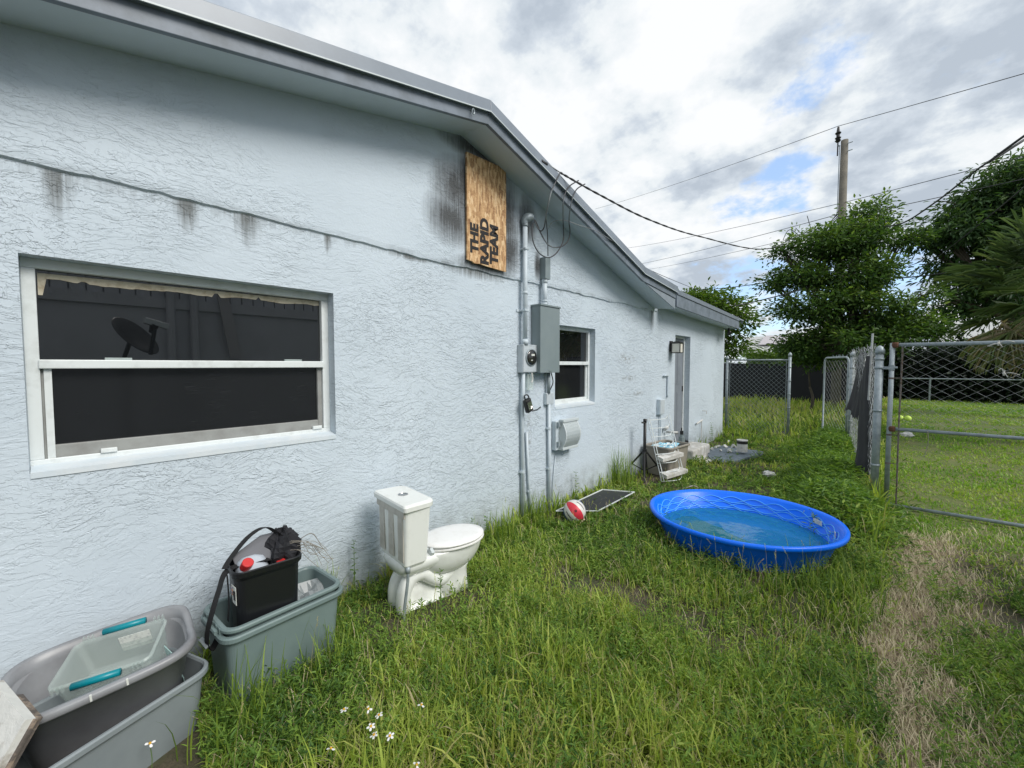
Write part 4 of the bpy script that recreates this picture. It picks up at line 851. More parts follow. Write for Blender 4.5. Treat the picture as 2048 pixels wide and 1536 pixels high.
# panel layout in a ball frame whose pole axis A runs from upper left to lower right as seen from the camera
view = (Vector((0, 0, EYE)) - bp_).normalized(); rgt = Vector((0, 0, 1)).cross(view).normalized(); upv = view.cross(rgt)
A = (rgt * .66 - upv * .70 - view * .05).normalized(); B = (view * .93 + (rgt * .5 + upv * .55) * .12); B = (B - A * B.dot(A)).normalized(); Cc = A.cross(B)
nu, nv = 96, 72; vs = []; fs = []
for j in range(nv + 1):
    th = PI * j / nv
    for i in range(nu): ph = 2 * PI * i / nu; vs.append(A * math.cos(th) * R_ + (B * math.cos(ph) + Cc * math.sin(ph)) * math.sin(th) * R_)
for j in range(nv):
    for i in range(nu): fs.append((j * nu + i, j * nu + (i + 1) % nu, (j + 1) * nu + (i + 1) % nu, (j + 1) * nu + i))
mb = MB(); mb.add(vs, fs)
o = mb.build('cover', ball_mat(), tb2, smooth=True); me = o.data; ca = me.color_attributes.new('Col', 'FLOAT_COLOR', 'CORNER')
for p in me.polygons:
    v = sum((Vector(me.vertices[i].co) for i in p.vertices), Vector()) / len(p.vertices); ph = math.atan2(v.dot(Cc), v.dot(B))
    k = int(((ph + PI / 8) % (2 * PI)) / (PI / 4)); fr_ = (((ph + PI / 8) % (2 * PI)) / (PI / 4)) % 1
    cols = [(.60, .035, .06), (.66, .65, .62), (.01, .07, .26), (.66, .65, .62), (.60, .035, .06), (.66, .65, .62), (.01, .07, .26), (.66, .65, .62)]
    c = cols[k % 8] if .04 < fr_ < .96 else (.015, .012, .015)
    for li in p.loop_indices: ca.data[li].color = (*c, 1)
def onball(ph0, s):
    def f(c):
        ph = ph0 + c.y * s; th = PI / 2 - c.x
        return (A * math.cos(th) + (B * math.cos(ph) + Cc * math.sin(ph)) * math.sin(th)) * (R_ + .0008)
    return f
for sgn, fl in ((-1, 1), (1, 1)):
    me = text_mesh('TARMAK', .3, .012, 0); xs = [v.co.x for v in me.vertices]; w_ = max(xs) - min(xs)
    for v in me.vertices:
        v.co = onball(sgn * PI / 4, 1)(Vector((-(v.co.x - min(xs)) / w_ * .95 + .40, (v.co.y - .10) * .62, 0)) )
    me.materials.clear(); me.materials.append(M_stencil); o2 = bpy.data.objects.new('lettering', me); COL.objects.link(o2); o2.parent = tb2
mb = MB(); mb.T = Matrix.Translation(B * (R_ + .0005) + Vector((0, 0, 0))) @ B.to_track_quat('Z', 'Y').to_matrix().to_4x4() ; mb.lathe([(.004, 0), (.013, .0), (.013, .0008), (.004, .0008)], 16, cap0=False, cap1=False); mb.build('emblem', M_stencil, tb2)

# window screen lying on the grass
s1, s2, s3, s4 = onz(1112, 1022, .10), onz(1205, 979, .12), onz(1269, 984, .10), onz(1196, 1022, .07)
ts = thing('window_screen', 'dark insect screen in a thin white frame lying on the grass behind the ball', 'window screen', s4)
mb = MB(); c = [s1, s2, s3, s4]
for a, b in zip(c, c[1:] + c[:1]): mb.tube([a, b], .0065, 4)
o = mb.build('frame', M_frame, ts); o.location = -s4
mb = MB(); mb.quad(*[p - Vector((0, 0, .004)) for p in c]); o = mb.build('mesh', mat('dark_screen', (.02, .023, .024), .6, alpha=.93), ts); o.location = -s4
cable('stick', 'pale broken stick lying under the ball', spline([bp_ + Vector((.06, -.12, -.10)), bp_ + Vector((.10, -.05, -.085)), bp_ + Vector((.125, .0, -.05))], 4), .009, mat('pale_wood', (.5, .42, .27), .7), cat='stick')
cable('stick', 'thin pale stick poking out left of the ball', [bp_ + Vector((-.14, -.02, .055)), bp_ + Vector((-.05, -.02, .075))], .005, MATS['pale_wood'], cat='stick')

# ------------------------------------------------------------------ paddling pool
PC = Vector((-.995, 4.27, 0)); pz = gz(PC.x, PC.y) - .015
POOL_H = .285; PR = .80
tpool = thing('paddling_pool', 'round blue hard plastic paddling pool half full of water on the grass', 'paddling pool', (PC.x, PC.y, pz)); tpool.scale = (1, 1, .94)
tpool.rotation_euler = (rad(0), rad(0), 0)
EA, EB, EANG = 1.015, .925, rad(20)
def ring(r, z, n=96, wob=0):
    l = []
    for k in range(n):
        a = 2 * PI * k / n; rr = r * (1 + wob * math.sin(3 * a + .6) + wob * .5 * math.sin(7 * a))
        x, y = rr * EA * math.cos(a), rr * EB * math.sin(a); l.append((x * math.cos(EANG) - y * math.sin(EANG), x * math.sin(EANG) + y * math.cos(EANG), z))
    return l
fn = lambda r, z: ring(r, z, 96, .006)
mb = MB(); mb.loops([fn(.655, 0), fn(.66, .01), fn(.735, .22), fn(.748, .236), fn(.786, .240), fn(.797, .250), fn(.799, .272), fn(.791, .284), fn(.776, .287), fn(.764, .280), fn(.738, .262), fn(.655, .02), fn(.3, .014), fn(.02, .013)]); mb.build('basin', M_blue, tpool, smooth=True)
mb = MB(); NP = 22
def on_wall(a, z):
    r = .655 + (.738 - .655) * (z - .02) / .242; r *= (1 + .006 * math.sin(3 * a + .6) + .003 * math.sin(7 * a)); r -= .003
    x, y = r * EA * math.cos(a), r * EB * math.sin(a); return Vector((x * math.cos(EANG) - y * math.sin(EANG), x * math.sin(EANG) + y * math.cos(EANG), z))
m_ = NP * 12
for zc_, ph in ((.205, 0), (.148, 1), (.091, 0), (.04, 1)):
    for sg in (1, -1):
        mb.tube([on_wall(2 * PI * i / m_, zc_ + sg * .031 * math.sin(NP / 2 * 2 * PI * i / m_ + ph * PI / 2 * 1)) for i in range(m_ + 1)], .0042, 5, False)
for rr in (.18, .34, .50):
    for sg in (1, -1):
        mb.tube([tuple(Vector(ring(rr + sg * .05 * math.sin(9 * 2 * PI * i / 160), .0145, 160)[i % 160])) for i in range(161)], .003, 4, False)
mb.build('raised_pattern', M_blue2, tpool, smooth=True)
for (a, z, wd, hh, nm) in ((rad(22), .205, .05, .028, 'label'), (rad(-6), .215, .028, .028, 'label')):
    p = on_wall(a, z); tang = (on_wall(a + .02, z) - on_wall(a - .02, z)).normalized(); inn = Vector((-p.x, -p.y, 0)).normalized(); u = Vector((0, 0, 1))
    mb = MB(); p = p + inn * .014; mb.poly([p - tang * wd - u * hh * .8, p + tang * wd - u * hh * .8, p + tang * wd + u * hh * .8, p - tang * wd + u * hh * .8], inn * .002); mb.build(nm, M_paper, tpool)
mw = bpy.data.materials.new('pool_water'); mw.use_nodes = True; t = mw.node_tree; t.nodes.clear()
tr = t.nodes.new('ShaderNodeBsdfTransparent'); tr.inputs[0].default_value = (.40, .85, .90, 1); gl = t.nodes.new('ShaderNodeBsdfGlossy'); gl.inputs['Roughness'].default_value = .03
df = t.nodes.new('ShaderNodeBsdfDiffuse'); df.inputs[0].default_value = (.04, .33, .47, 1); m1 = t.nodes.new('ShaderNodeMixShader'); m1.inputs[0].default_value = .40; m2 = t.nodes.new('ShaderNodeMixShader')
fr_ = t.nodes.new('ShaderNodeFresnel'); fr_.inputs[0].default_value = 1.33; bmp = t.nodes.new('ShaderNodeBump'); bmp.inputs['Strength'].default_value = .15; bmp.inputs['Distance'].default_value = .02
g = t.nodes.new('ShaderNodeNewGeometry').outputs['Position']; t.links.new(noise(t, g, 9, 2, .5), bmp.inputs['Height']); t.links.new(bmp.outputs[0], gl.inputs['Normal']); t.links.new(bmp.outputs[0], fr_.inputs['Normal'])
t.links.new(tr.outputs[0], m1.inputs[1]); t.links.new(df.outputs[0], m1.inputs[2]); t.links.new(fr_.outputs[0], m2.inputs[0]); t.links.new(m1.outputs[0], m2.inputs[1]); t.links.new(gl.outputs[0], m2.inputs[2])
ou = t.nodes.new('ShaderNodeOutputMaterial'); t.links.new(m2.outputs[0], ou.inputs[0])
mb = MB(); mb.add([(0, 0, .100)] + ring(.681, .100), [(0, 1 + k, 1 + (k + 1) % 96) for k in range(96)]); mb.build('water', mw, tpool)

# ------------------------------------------------------------------ chain link
def chainlink(parent, O, U, V, W, Hh, dw, dh, r=.0017, name='mesh', sag=0.0, jit=0.0, m=None, nside=4):
    """woven wires zig-zagging along V, neighbours interlocking along U"""
    O, U, V = Vector(O), Vector(U), Vector(V); Nn = U.cross(V).normalized(); mb = MB(); nc = int(W / (dw / 2)); nr = int(Hh / (dh / 2))
    for c in range(nc):
        pts = []
        for k in range(nr + 1):
            x = (c + (k + c) % 2) * dw / 2; z = k * dh / 2; x = min(x, W)
            s = -sag * math.sin(PI * x / W) * (z / Hh)
            off = Nn * (.0022 * (1 if (k + c) % 2 else -1))
            j = Vector((random.uniform(-jit, jit), random.uniform(-jit, jit), random.uniform(-jit, jit))) if jit else Vector()
            pts.append(O + U * x + V * (z + s) + off + j)
        mb.tube(pts, r, nside, False)
    return mb.build(name, m or M_wire, parent)
FY = 6.43
def post(parent, x, y, h, r=.037, name='post', bands=(.3, .9, 1.45)):
    mb = MB(); z0 = -.1; mb.tube([(x, y, z0), (x, y, h)], r, 16); o = mb.build(name, M_galv, parent, smooth=True)
    mb = MB(); mb.lathe([(r + .008, -.02), (r + .008, .02), (r + .004, .03), (r * .8, .055), (r * .3, .072), (.002, .076)], 16, (x, y, h)); c = mb.build('post_cap', M_galv, parent, smooth=True)
    mb = MB()
    for b in bands: mb.tube([(x, y, b - .014), (x, y, b + .014)], r + .005, 16)
    if bands: build_each(mb, 'tension_band', M_galv, parent, smooth=True)
# torn fence running back from the gate post
tf = thing('chain_link_fence', 'sagging torn chain link fence running back from the gate, edge-on', 'fence')
post(tf, -.092, FY, 1.80, .038, bands=(.06, .48, 1.12, 1.62, 1.72))
post(tf, -.52, 10.05, 1.83, .036, bands=(.6, 1.3, 1.6))
U = (Vector((-.52, 10.05, 0)) - Vector((-.092, FY, 0))); WL = U.length - .1; U.normalize()
chainlink(tf, (-.10, FY + .04, .05), U, (0, 0, 1), WL, 1.78, .075, .10, .0022, jit=.012)
mb = MB()
for k in range(46):
    p = Vector((-.10, FY + .04, 1.82)) + U * (k * .075); a = random.uniform(-.05, .05); mb.tube([p - Vector((0, 0, .05)), p + Vector((a, a, .03)), p + Vector((a * 1.6, random.uniform(-.06, .06), random.uniform(.05, .12)))], .0026, 4)
mb.tube([(-.19, 7.0, 1.2), (-.175, 7.0, 2.05)], .012, 6); mb.build('bent_wire_ends', M_wire, tf)
# drooping black privacy cloth on it
tcl = thing('privacy_cloth', 'torn black privacy cloth hanging from the sagging fence down into the weeds', 'cloth', (-.3, 7.4, 0))
def cloth(pl, pr, nm, m, folds=9, amp=.05, seed=0):
    """pl, pr: left and right edge polylines, top to bottom"""
    mb = MB(); nv = 36; nu_ = 26; a = spline(pl, 12); b = spline(pr, 12); vs = []
    for j in range(nv):
        t = j / (nv - 1); A1_, B1_ = a[int(t * (len(a) - 1))], b[int(t * (len(b) - 1))]
        for i in range(nu_):
            u = i / (nu_ - 1); p = A1_.lerp(B1_, u); f = amp * (math.sin(u * folds + seed + t * 1.5) * .6 + math.sin(u * folds * 2.3 + seed * 2 - t * 2) * .3) * (.35 + .65 * t)
            p = p + Vector((f, 0, 0)); 
            if j == nv - 1: p.z += random.uniform(-.03, .05)
            vs.append(p)
    mb.add(vs, [(j * nu_ + i, j * nu_ + i + 1, (j + 1) * nu_ + i + 1, (j + 1) * nu_ + i) for j in range(nv - 1) for i in range(nu_ - 1)]); o = mb.build(nm, m, tcl, smooth=True); o.location = -Vector(tcl.location); return o
def FP(px, py, y): return ony(px, py, y)
cloth([FP(1731, 712, 7.6), FP(1718, 780, 7.6), FP(1713, 850, 7.6), FP(1709, 910, 7.5), FP(1696, 955, 7.3)], [FP(1739, 712, 7.2), FP(1744, 780, 7.1), FP(1748, 850, 6.95), FP(1748, 910, 6.9), FP(1738, 960, 6.9)], 'faded_sheet', M_fabric2, 7, .03, 1)
cloth([FP(1722, 702, 9.2), FP(1716, 740, 9.2), FP(1706, 790, 9.0), FP(1697, 820, 8.9)], [FP(1736, 706, 8.0), FP(1730, 750, 8.0), FP(1722, 800, 8.0), FP(1712, 838, 8.0)], 'torn_black_sheet', M_fabric, 9, .05, 3)

# wide gate
tg_ = thing('chain_link_gate', 'wide galvanised pipe gate with stretched diamond wire, its lowest rail in the grass', 'gate', (0, FY, 0))
def rail(mb, a, b, r=.020): mb.tube([a, b], r, 12)
x0, x1 = .015, 3.3
mb = MB(); rail(mb, (x0, FY, -.02), (x0, FY, 1.90), .0235); mb.tube([(x0, FY, -.06), (x0, FY, .0)], .028, 10); o = mb.build('hinge_stile', M_galv, tg_, smooth=True); o.location = (0, -FY, 0)
for nm, za, zb, rr in (('top_rail', 1.877, 1.873, .021), ('middle_rail', .92, .93, .019), ('bottom_rail', -.0, .03, .019)):
    mb = MB(); rail(mb, (x0 + .03, FY, za + (.04 if nm[0] == 'b' else 0)), (x1, FY, zb + (.04 if nm[0] == 'b' else 0)), rr); o = mb.build(nm, M_galv, tg_, smooth=True); o.location = (0, -FY, 0)
mb = MB()
for z in (1.877, .92): mb.lathe([(.030, -.03), (.036, -.01), (.036, .015), (.028, .03)], 12, (x0 + .02, FY, z))
mb.v = [(a, b - FY, c) for a, b, c in mb.v]; build_each(mb, 'rusty_weld', M_rust, tg_)
mb = MB()
for z in (1.62, .06):
    mb.tube([(-.09, FY, z), (x0 + .05, FY - .01, z)], .012, 8); mb.tube([(x0, FY, z - .03), (x0, FY, z + .03)], .029, 12); mb.box(-.06, x0 + .02, FY - .03, FY + .03, z - .018, z + .006)
o = mb.build('hinges', M_galv, tg_); o.location = (0, -FY, 0)
mb = MB(); mb.tube([(x0 + .085, FY, .06), (x0 + .080, FY - .01, 1.0), (x0 + .085, FY, 1.87)], .0085, 6)
for z in (1.5, .85, .52): mb.tube([(x0, FY, z - .01), (x0, FY, z + .01)], .0265, 10); mb.tube([(x0, FY, z), (x0 + .085, FY, z)], .005, 6)
o = mb.build('tension_bar', M_rust if False else mat('dull_rusty_steel', (.17, .15, .14), .6, metal=.4, var=(20, (.10, .07, .05), .5, .6)), tg_); o.location = (0, -FY, 0)
o = chainlink(tg_, (x0 + .085, 0, .97), (1, 0, 0), (0, 0, 1), 3.1, .885, .128, .0885, .0020, 'upper_mesh', jit=.002, m=M_wire)
o = chainlink(tg_, (x0 + .085, 0, .08), (1, 0, 0), (0, 0, 1), 3.1, .885, .128, .0885, .0010, 'lower_mesh', jit=.003, m=mat('thin_dark_wire', (.12, .12, .10), .6, metal=.4))
def tie(x, z, lab):
    mb = MB()
    for k in range(4):
        a = random.uniform(0, 6.28); mb.tube(spline([(x, FY - .025, z), (x + .05 * math.cos(a), FY - .035, z + .02 + .03 * math.sin(a)), (x + .11 * math.cos(a), FY - .03, z + .035 * math.sin(a))], 4), .0035, 5)
    mb.tube([(x, FY - .028, z - .02), (x, FY - .028, z + .03)], .007, 6); mb.sphere(.012, (x, FY - .03, z), 6); return prop(mb.build('wire_tie', M_white, None), lab, 'tie')
q = ony(1997, 687, FY - .03); tie(q.x, q.z, 'white plastic tie knotted round the top rail of the gate')
q = ony(2008, 747, FY - .03); tie(q.x, q.z, 'white tie on the gate wire a little below the top rail')
cable('string', 'thin pale string dangling from the middle rail of the gate', spline([ony(1855, 862, FY - .03), ony(1857, 880, FY - .03), ony(1853, 900, FY - .03), ony(1848, 915, FY - .03)], 4), .003, M_tan, cat='string')

# back fence panel and open walk gate
fb = thing('chain_link_fence', 'short chain link fence panel between the house corner and the back opening', 'fence')
BY = 11.0; xa, xb = ony(1455, 718, BY).x, ony(1580, 718, BY).x; HB = ony(1500, 719, BY).z
post(fb, xa, BY, HB + .02, .03, bands=(.7, 1.3)); post(fb, xb, BY, HB + .08, .03, bands=(.7, 1.0, 1.3, 1.6))
mb = MB(); mb.tube([(xa, BY, HB - .01), (xb, BY, HB - .015)], .017, 8); mb.build('top_rail', M_galv, fb, smooth=True)
chainlink(fb, (xa + .03, BY, .1), (1, 0, 0), (0, 0, 1), xb - xa - .06, HB - .12, .10, .10, .0032, jit=.002, m=M_galv)
mb = MB(); mb.tube([(xa + .06, BY, .1), (xa + .06, BY, HB)], .006, 5); mb.tube([(xb - .06, BY, .1), (xb - .06, BY, HB)], .006, 5); build_each(mb, 'tension_bar', M_galv, fb)
gg = thing('walk_gate', 'narrow round cornered chain link gate standing open beyond the torn fence', 'gate')
gA = Vector((-.58, 10.12, 0)); gB = ony(1650, 715, 10.95); gB.z = 0; U = (gB - gA); GW = U.length; U.normalize(); zt_, zb_ = 1.80, .2
fr2 = []
mb = MB(); c = .09
mb.tube(spline([gA + Vector((0, 0, zb_)), gA + Vector((0, 0, zt_ - c))], 2) + spline([gA + Vector((0, 0, zt_ - c)), gA + U * c * .3 + Vector((0, 0, zt_ - c * .3)), gA + U * c + Vector((0, 0, zt_))], 4) + spline([gA + U * (GW - c) + Vector((0, 0, zt_)), gA + U * (GW - c * .3) + Vector((0, 0, zt_ - c * .3)), gB + Vector((0, 0, zt_ - c))], 4) + [gB + Vector((0, 0, zb_)), gA + Vector((0, 0, zb_))], .019, 10); mb.build('frame', M_galv, gg, smooth=True)
chainlink(gg, gA + U * .02 + Vector((0, 0, zb_)), U, (0, 0, 1), GW - .04, zt_ - zb_ - .02, .12, .11, .0018)
mb = MB()
for z in (1.45, 1.2, .7): mb.tube([gA + Vector((0, 0, z)), Vector((-.52, 10.05, z))], .012, 6); mb.tube([gA + Vector((0, 0, z - .02)), gA + Vector((0, 0, z + .02))], .025, 8)
for k in range(9): p = gA + U * (.12 + k * .05) + Vector((0, 0, zt_)); mb.tube([p, p + Vector((random.uniform(-.04, .04), 0, .05))], .005, 4)
mb.build('fittings', M_galv, gg)

# black screen fence at the back, and wire fence before the hedge
sf = thing('screen_fence', 'long black privacy screen fence at the end of the yard', 'fence')
mb = MB(); vs = []; xs_ = np.linspace(-9, -.2, 80)
for x in xs_:
    for z in (0.0, .6, 1.1, 1.66 + .02 * math.sin(x * 2.1)): vs.append((x, 19.2 + .05 * math.sin(x * 3 + z) + .2 * (x > -99) * 0, z + .05))
mb.add(vs, [(i * 4 + j, (i + 1) * 4 + j, (i + 1) * 4 + j + 1, i * 4 + j + 1) for i in range(79) for j in range(3)]); mb.build('screen', M_fabric, sf, smooth=True)
mb = MB()
for x in np.arange(-8.8, -.2, 2.4): mb.tube([(x, 19.3, 0), (x, 19.3, 1.76)], .03, 8)
build_each(mb, 'post', M_galv, sf)
hf = thing('wire_fence', 'low dark wire fence in front of the shady hedge, seen through the gate', 'fence')
mb = MB(); mb.tube([(.2, 23.4, 1.1), (16, 23.4, 1.15)], .025, 6); mb.build('rail', M_galv, hf)
for x in (1.2, 4.2, 7.2, 10.2): mb = MB(); mb.tube([(x, 23.4, 0), (x, 23.4, 1.15)], .03, 8); mb.build('post', M_galv, hf)

# ------------------------------------------------------------------ by the door
st = thing('door_step', 'worn pale concrete step in front of the grey door', 'step', (WX, DR[0], 0))
mb = MB(); mb.box(0, .36, -.05, .85, -.1, .185); mb.build('step', M_conc, st, bevel=.03)
mb = MB(); pts = []
for k in range(22):
    a = 2 * PI * k / 22; r = 1 + .15 * math.sin(3 * a) + random.uniform(-.06, .06); pts.append((-2.12 + .42 * r * math.cos(a), 8.35 + .75 * r * math.sin(a), gz(-2.1, 8.3) + .035 + .02 * math.sin(k)))
mb.poly(pts, (0, 0, -.03)); prop(mb.build('slate_sheet', M_mat, None), 'flat grey slate coloured sheet lying in the grass before the door step', 'sheet')
mb = MB(); pts = [(-2.42 + .30 * math.cos(a) * (1 + .2 * math.sin(4 * a)), 7.95 + .75 * math.sin(a), gz(-2.4, 8) + .02) for a in np.linspace(0, 6.1, 18)]; mb.poly(pts, (0, 0, -.02)); prop(mb.build('concrete_pad', M_conc, None), 'patch of bare pale concrete between the step and the grey sheet', 'pad')
pc = onz(1484, 905, .05); tcan = thing('paint_can', 'small white paint can with a dark band standing on the grey sheet', 'can', (pc.x, pc.y, .07))
mb = MB(); mb.lathe([(.088, 0), (.088, .20), (.092, .205), (.092, .215), (.08, .216), (.078, .208)], 24); mb.build('body', M_white, tcan, smooth=False); mb = MB(); mb.lathe([(.0895, .145), (.0895, .195)], 24, cap0=False, cap1=False); mb.build('band', M_black, tcan)
mb = MB(); mb.sphere(.09, (0, 0, 0), 8, .5); o = mb.build('crumpled_paper', M_white, None); q = onz(1538, 948, .04); o.location = q; prop(o, 'crumpled white scrap in the grass beyond the pool', 'litter')
for v in o.data.vertices: v.co *= random.uniform(.7, 1.15)
# debris bits near the step
mb = MB()
for k in range(14): x, y = random.uniform(-2.5, -2.0), random.uniform(8.3, 9.4); z = gz(x, y) + .05; s_ = random.uniform(.02, .05); mb.T = Matrix.Translation((x, y, z)) @ Euler((random.random(), random.random(), random.random() * 6)).to_matrix().to_4x4(); mb.box(-s_, s_, -s_ * .7, s_ * .7, -.01, .015)
prop(mb.build('rubble', M_white, None), 'white crumbs of rubble scattered by the door step', 'rubble', kind='stuff')
# speaker tripod
q = onz(1277, 945, .0); tx_, ty_ = -2.60, 5.72
tsx = thing('tripod_stand', 'black tripod stand with a knob on its short pole, against the wall', 'tripod', (tx_, ty_, 0))
mb = MB(); mb.tube([(0, 0, .06), (0, 0, .86)], .022, 12); mb.tube([(0, 0, .82), (0, 0, .87)], .026, 12); mb.build('pole', M_black, tsx, smooth=True)
mb = MB(); mb.tube([(0, 0, .36), (0, 0, .43)], .036, 12); mb.tube([(0, -.02, .82), (-.02, -.06, .82)], .012, 8); mb.build('collar', M_black, tsx)
for k in range(3):
    a = rad(-65 + 120 * k); d = Vector((math.cos(a), math.sin(a), 0)); mb = MB(); mb.tube([Vector((0, 0, .39)) + d * .03, d * .33 + Vector((0, 0, .03))], .014, 8); mb.tube([Vector((0, 0, .12)) + d * .02, d * .2 + Vector((0, 0, .18))], .009, 6); mb.build('leg', M_black, tsx)
# tan tote with blue scraps
tt2 = thing('storage_tote', 'tan open tote of blue and white scraps, behind the tripod stand', 'storage bin', (-2.50, 6.30, .0), rad(-6))
mb = MB(); bin_shell(mb, .62, .42, .44, .05, .10, rim=.02); mb.build('body', M_tan, tt2)
mb = MB(); mb.box(-.05, .05, -.275, -.268, .33, .39); mb.build('label', M_paper, tt2)
mb = MB(); vs = [(-.15 + .3 * i / 8, -.25 + .46 * j / 8, .41 + random.uniform(-.03, .035)) for i in range(9) for j in range(9)]; mb.add(vs, [(i * 9 + j, (i + 1) * 9 + j, (i + 1) * 9 + j + 1, i * 9 + j + 1) for i in range(8) for j in range(8)]); o = mb.build('paper_scraps', M_ltblue, None); o.location = (-2.50, 6.28, .01); prop(o, 'crumpled blue and white paper filling the tan tote', 'paper')
# white wire rack leaning on the tote
tr_ = thing('wire_rack', 'white wire shelf rack leaning sideways against the tan tote', 'rack', (-2.2, 5.9, 0))
mb = MB()
fl_, fr_b = onx(1330, 962, -2.28), onx(1362, 948, -2.22); tl_, trt = onx(1287, 846, -2.50), onx(1322, 842, -2.42)
ba, bb, ta, tb_ = Vector((-2.30, 5.62, .03)), Vector((-2.20, 6.10, .04)), Vector((-2.60, 5.80, .86)), Vector((-2.52, 6.32, .88))
bo = Vector((.06, .02, 0))
for o_ in (Vector(), Vector((.035, -.005, .02))): mb.tube([ba + o_, ta + o_], .006, 5); mb.tube([bb + o_, tb_ + o_], .006, 5)
for k in range(8):
    t = k / 7 * .98; a, b = ba.lerp(ta, t), bb.lerp(tb_, t); mid_ = (a + b) / 2 + Vector((.10, 0, .0)); mb.tube(spline([a, mid_, b], 5), .006, 5)
o = mb.build('frame', M_frame, tr_); o.location = -Vector(tr_.location)
for k, t in enumerate((.08, .34)):
    a, b = ba.lerp(ta, t), bb.lerp(tb_, t); mb = MB(); mb.poly([a, b, b + Vector((.10, .02, -.02)), a + Vector((.10, -.02, -.02))], (0, 0, .05)); o = mb.build('shelf', M_conc, tr_); o.location = -Vector(tr_.location)
# white drain pipe with grey valve
tv = thing('drain_pipe', 'white elbow pipe with a grey valve standing between the rack and the door step', 'pipe', (-2.72, 6.95, 0))
mb = MB(); mb.tube([(-.06, -.1, .56), (.0, -.08, .62)], .03, 8); mb.tube([(-.05, -.02, .52), (.14, .0, .52)], .02, 8); mb.tube([(.22, .02, 0), (.22, .02, .36)], .024, 10); mb.build('pipe', M_white, tv, smooth=True)
mb = MB(); mb.tube([(.20, .0, .32), (.20, .0, .46)], .05, 10); mb.tube([(.20, 0, .46), (.20, 0, .50)], .03, 8); mb.build('valve', M_panel, tv); mb = MB(); mb.tube([(.20, 0, .49), (.20, 0, .56)], .028, 8); mb.build('valve_top', M_black, tv)
# ball and litter on the lawn
q = onz(1808, 838, .25); 
for k, (dx, lab) in enumerate(((-.08, 'lime yellow toy ball on the far lawn, the left one of two'), (.07, 'lime yellow toy ball on the far lawn, the right one of two'))):
    mb = MB(); mb.sphere(.075, (0, 0, 0), 8); o = mb.build('toy_ball', M_lime, None, smooth=True); o.location = (q.x + dx, q.y, q.z + .02); prop(o, lab, 'ball')
q = onz(1814, 870, .15); mb = MB(); mb.sphere(.12, (0, 0, 0), 8, .6); o = mb.build('crumpled_bag', M_white, None); o.location = q
for v in o.data.vertices: v.co *= random.uniform(.7, 1.15)
prop(o, 'crumpled white bag on the lawn behind the middle rail of the gate', 'litter')
cable('hose', 'tan loop of old hose lying behind the pool', spline([onz(1365, 978, .05), onz(1385, 972, .07), onz(1395, 976, .05), onz(1390, 985, .04)], 5), .010, M_tan, cat='hose')

# ------------------------------------------------------------------ the neighbour's side, seen in the window's reflection
nb = thing('neighbour_wall', 'dark grey neighbouring wall of vertical boards above a beam, mirrored in the big window', 'wall')
NX = 3.4
mb = MB(); mb.box(NX, NX + .15, -4, 5.2, -.1, 2.75); mb.build('panel', M_nwall, nb)
mb = MB(); mb.box(NX - .05, NX, -4, 5.2, 2.62, 2.80); mb.build('beam', M_nwall, nb)
mb = MB(); mb.box(NX + .06, NX + .15, -4, 5.2, 2.75, 3.45)
y = -4
while y < 5.1: mb.box(NX + .01, NX + .06, y, y + .17, 2.80, 3.4); y += .19
mb.build('board', M_nwall, nb)
def R_at(px, py, X): p = onx(px, py, -5.6 - X); return Vector((X, p.y, p.z))
mb = MB(); 
for px in (347, 395): p = R_at(px, 640, NX - .08); mb.tube([(p.x, p.y, 0), (p.x, p.y, 3.0)], .06, 8)
build_each(mb, 'downpipe', M_nwall, nb)
mb = MB(); a, b = R_at(452, 590, NX - .06), R_at(478, 716, NX - .06); mb.poly([a + Vector((0, -.09, 0)), a + Vector((0, .09, 0)), b + Vector((0, .09, 0)), b + Vector((0, -.09, 0))], (-.05, 0, 0)); mb.build('leaning_board', mat('light_board', (.4, .4, .4), .7), nb)
dp = R_at(270, 675, 1.7); td = thing('satellite_dish', 'dark satellite dish on a short mast, seen only as a reflection in the big window', 'satellite dish', dp)
nD = Vector((-.5, .61, .61)).normalized(); uD = (Vector((0, 0, 1)) - nD * nD.z).normalized()
mb = MB(); mb.T = nD.to_track_quat('Z', 'Y').to_matrix().to_4x4(); mb.lathe([(.01, -.02), (.18, .0), (.30, .05), (.31, .055), (.30, .06), (.18, .012), (.01, -.008)], 32, cap0=False, cap1=False); mb.build('dish', M_bplast, td, smooth=True)
fc = nD * .34 - uD * .02; mb = MB(); mb.tube([-uD * .30 + nD * .03, fc], .024, 8); mb.tube([fc - nD * .12 - uD * .05, fc], [.02, .06], 8); mb.build('arm', M_bplast, td)
mb = MB(); mb.T = Matrix.Translation(fc) @ Matrix.Rotation(rad(-16), 4, 'X'); mb.box(-.04, .05, -.12, .14, -.03, .05); mb.build('receiver', M_lgrey, td, bevel=.01)
mb = MB(); mb.tube([-nD * .03, (.10, -.08, -.25), (.10, -.08, -dp.z)], .025, 8); mb.build('mast', M_bplast, td)

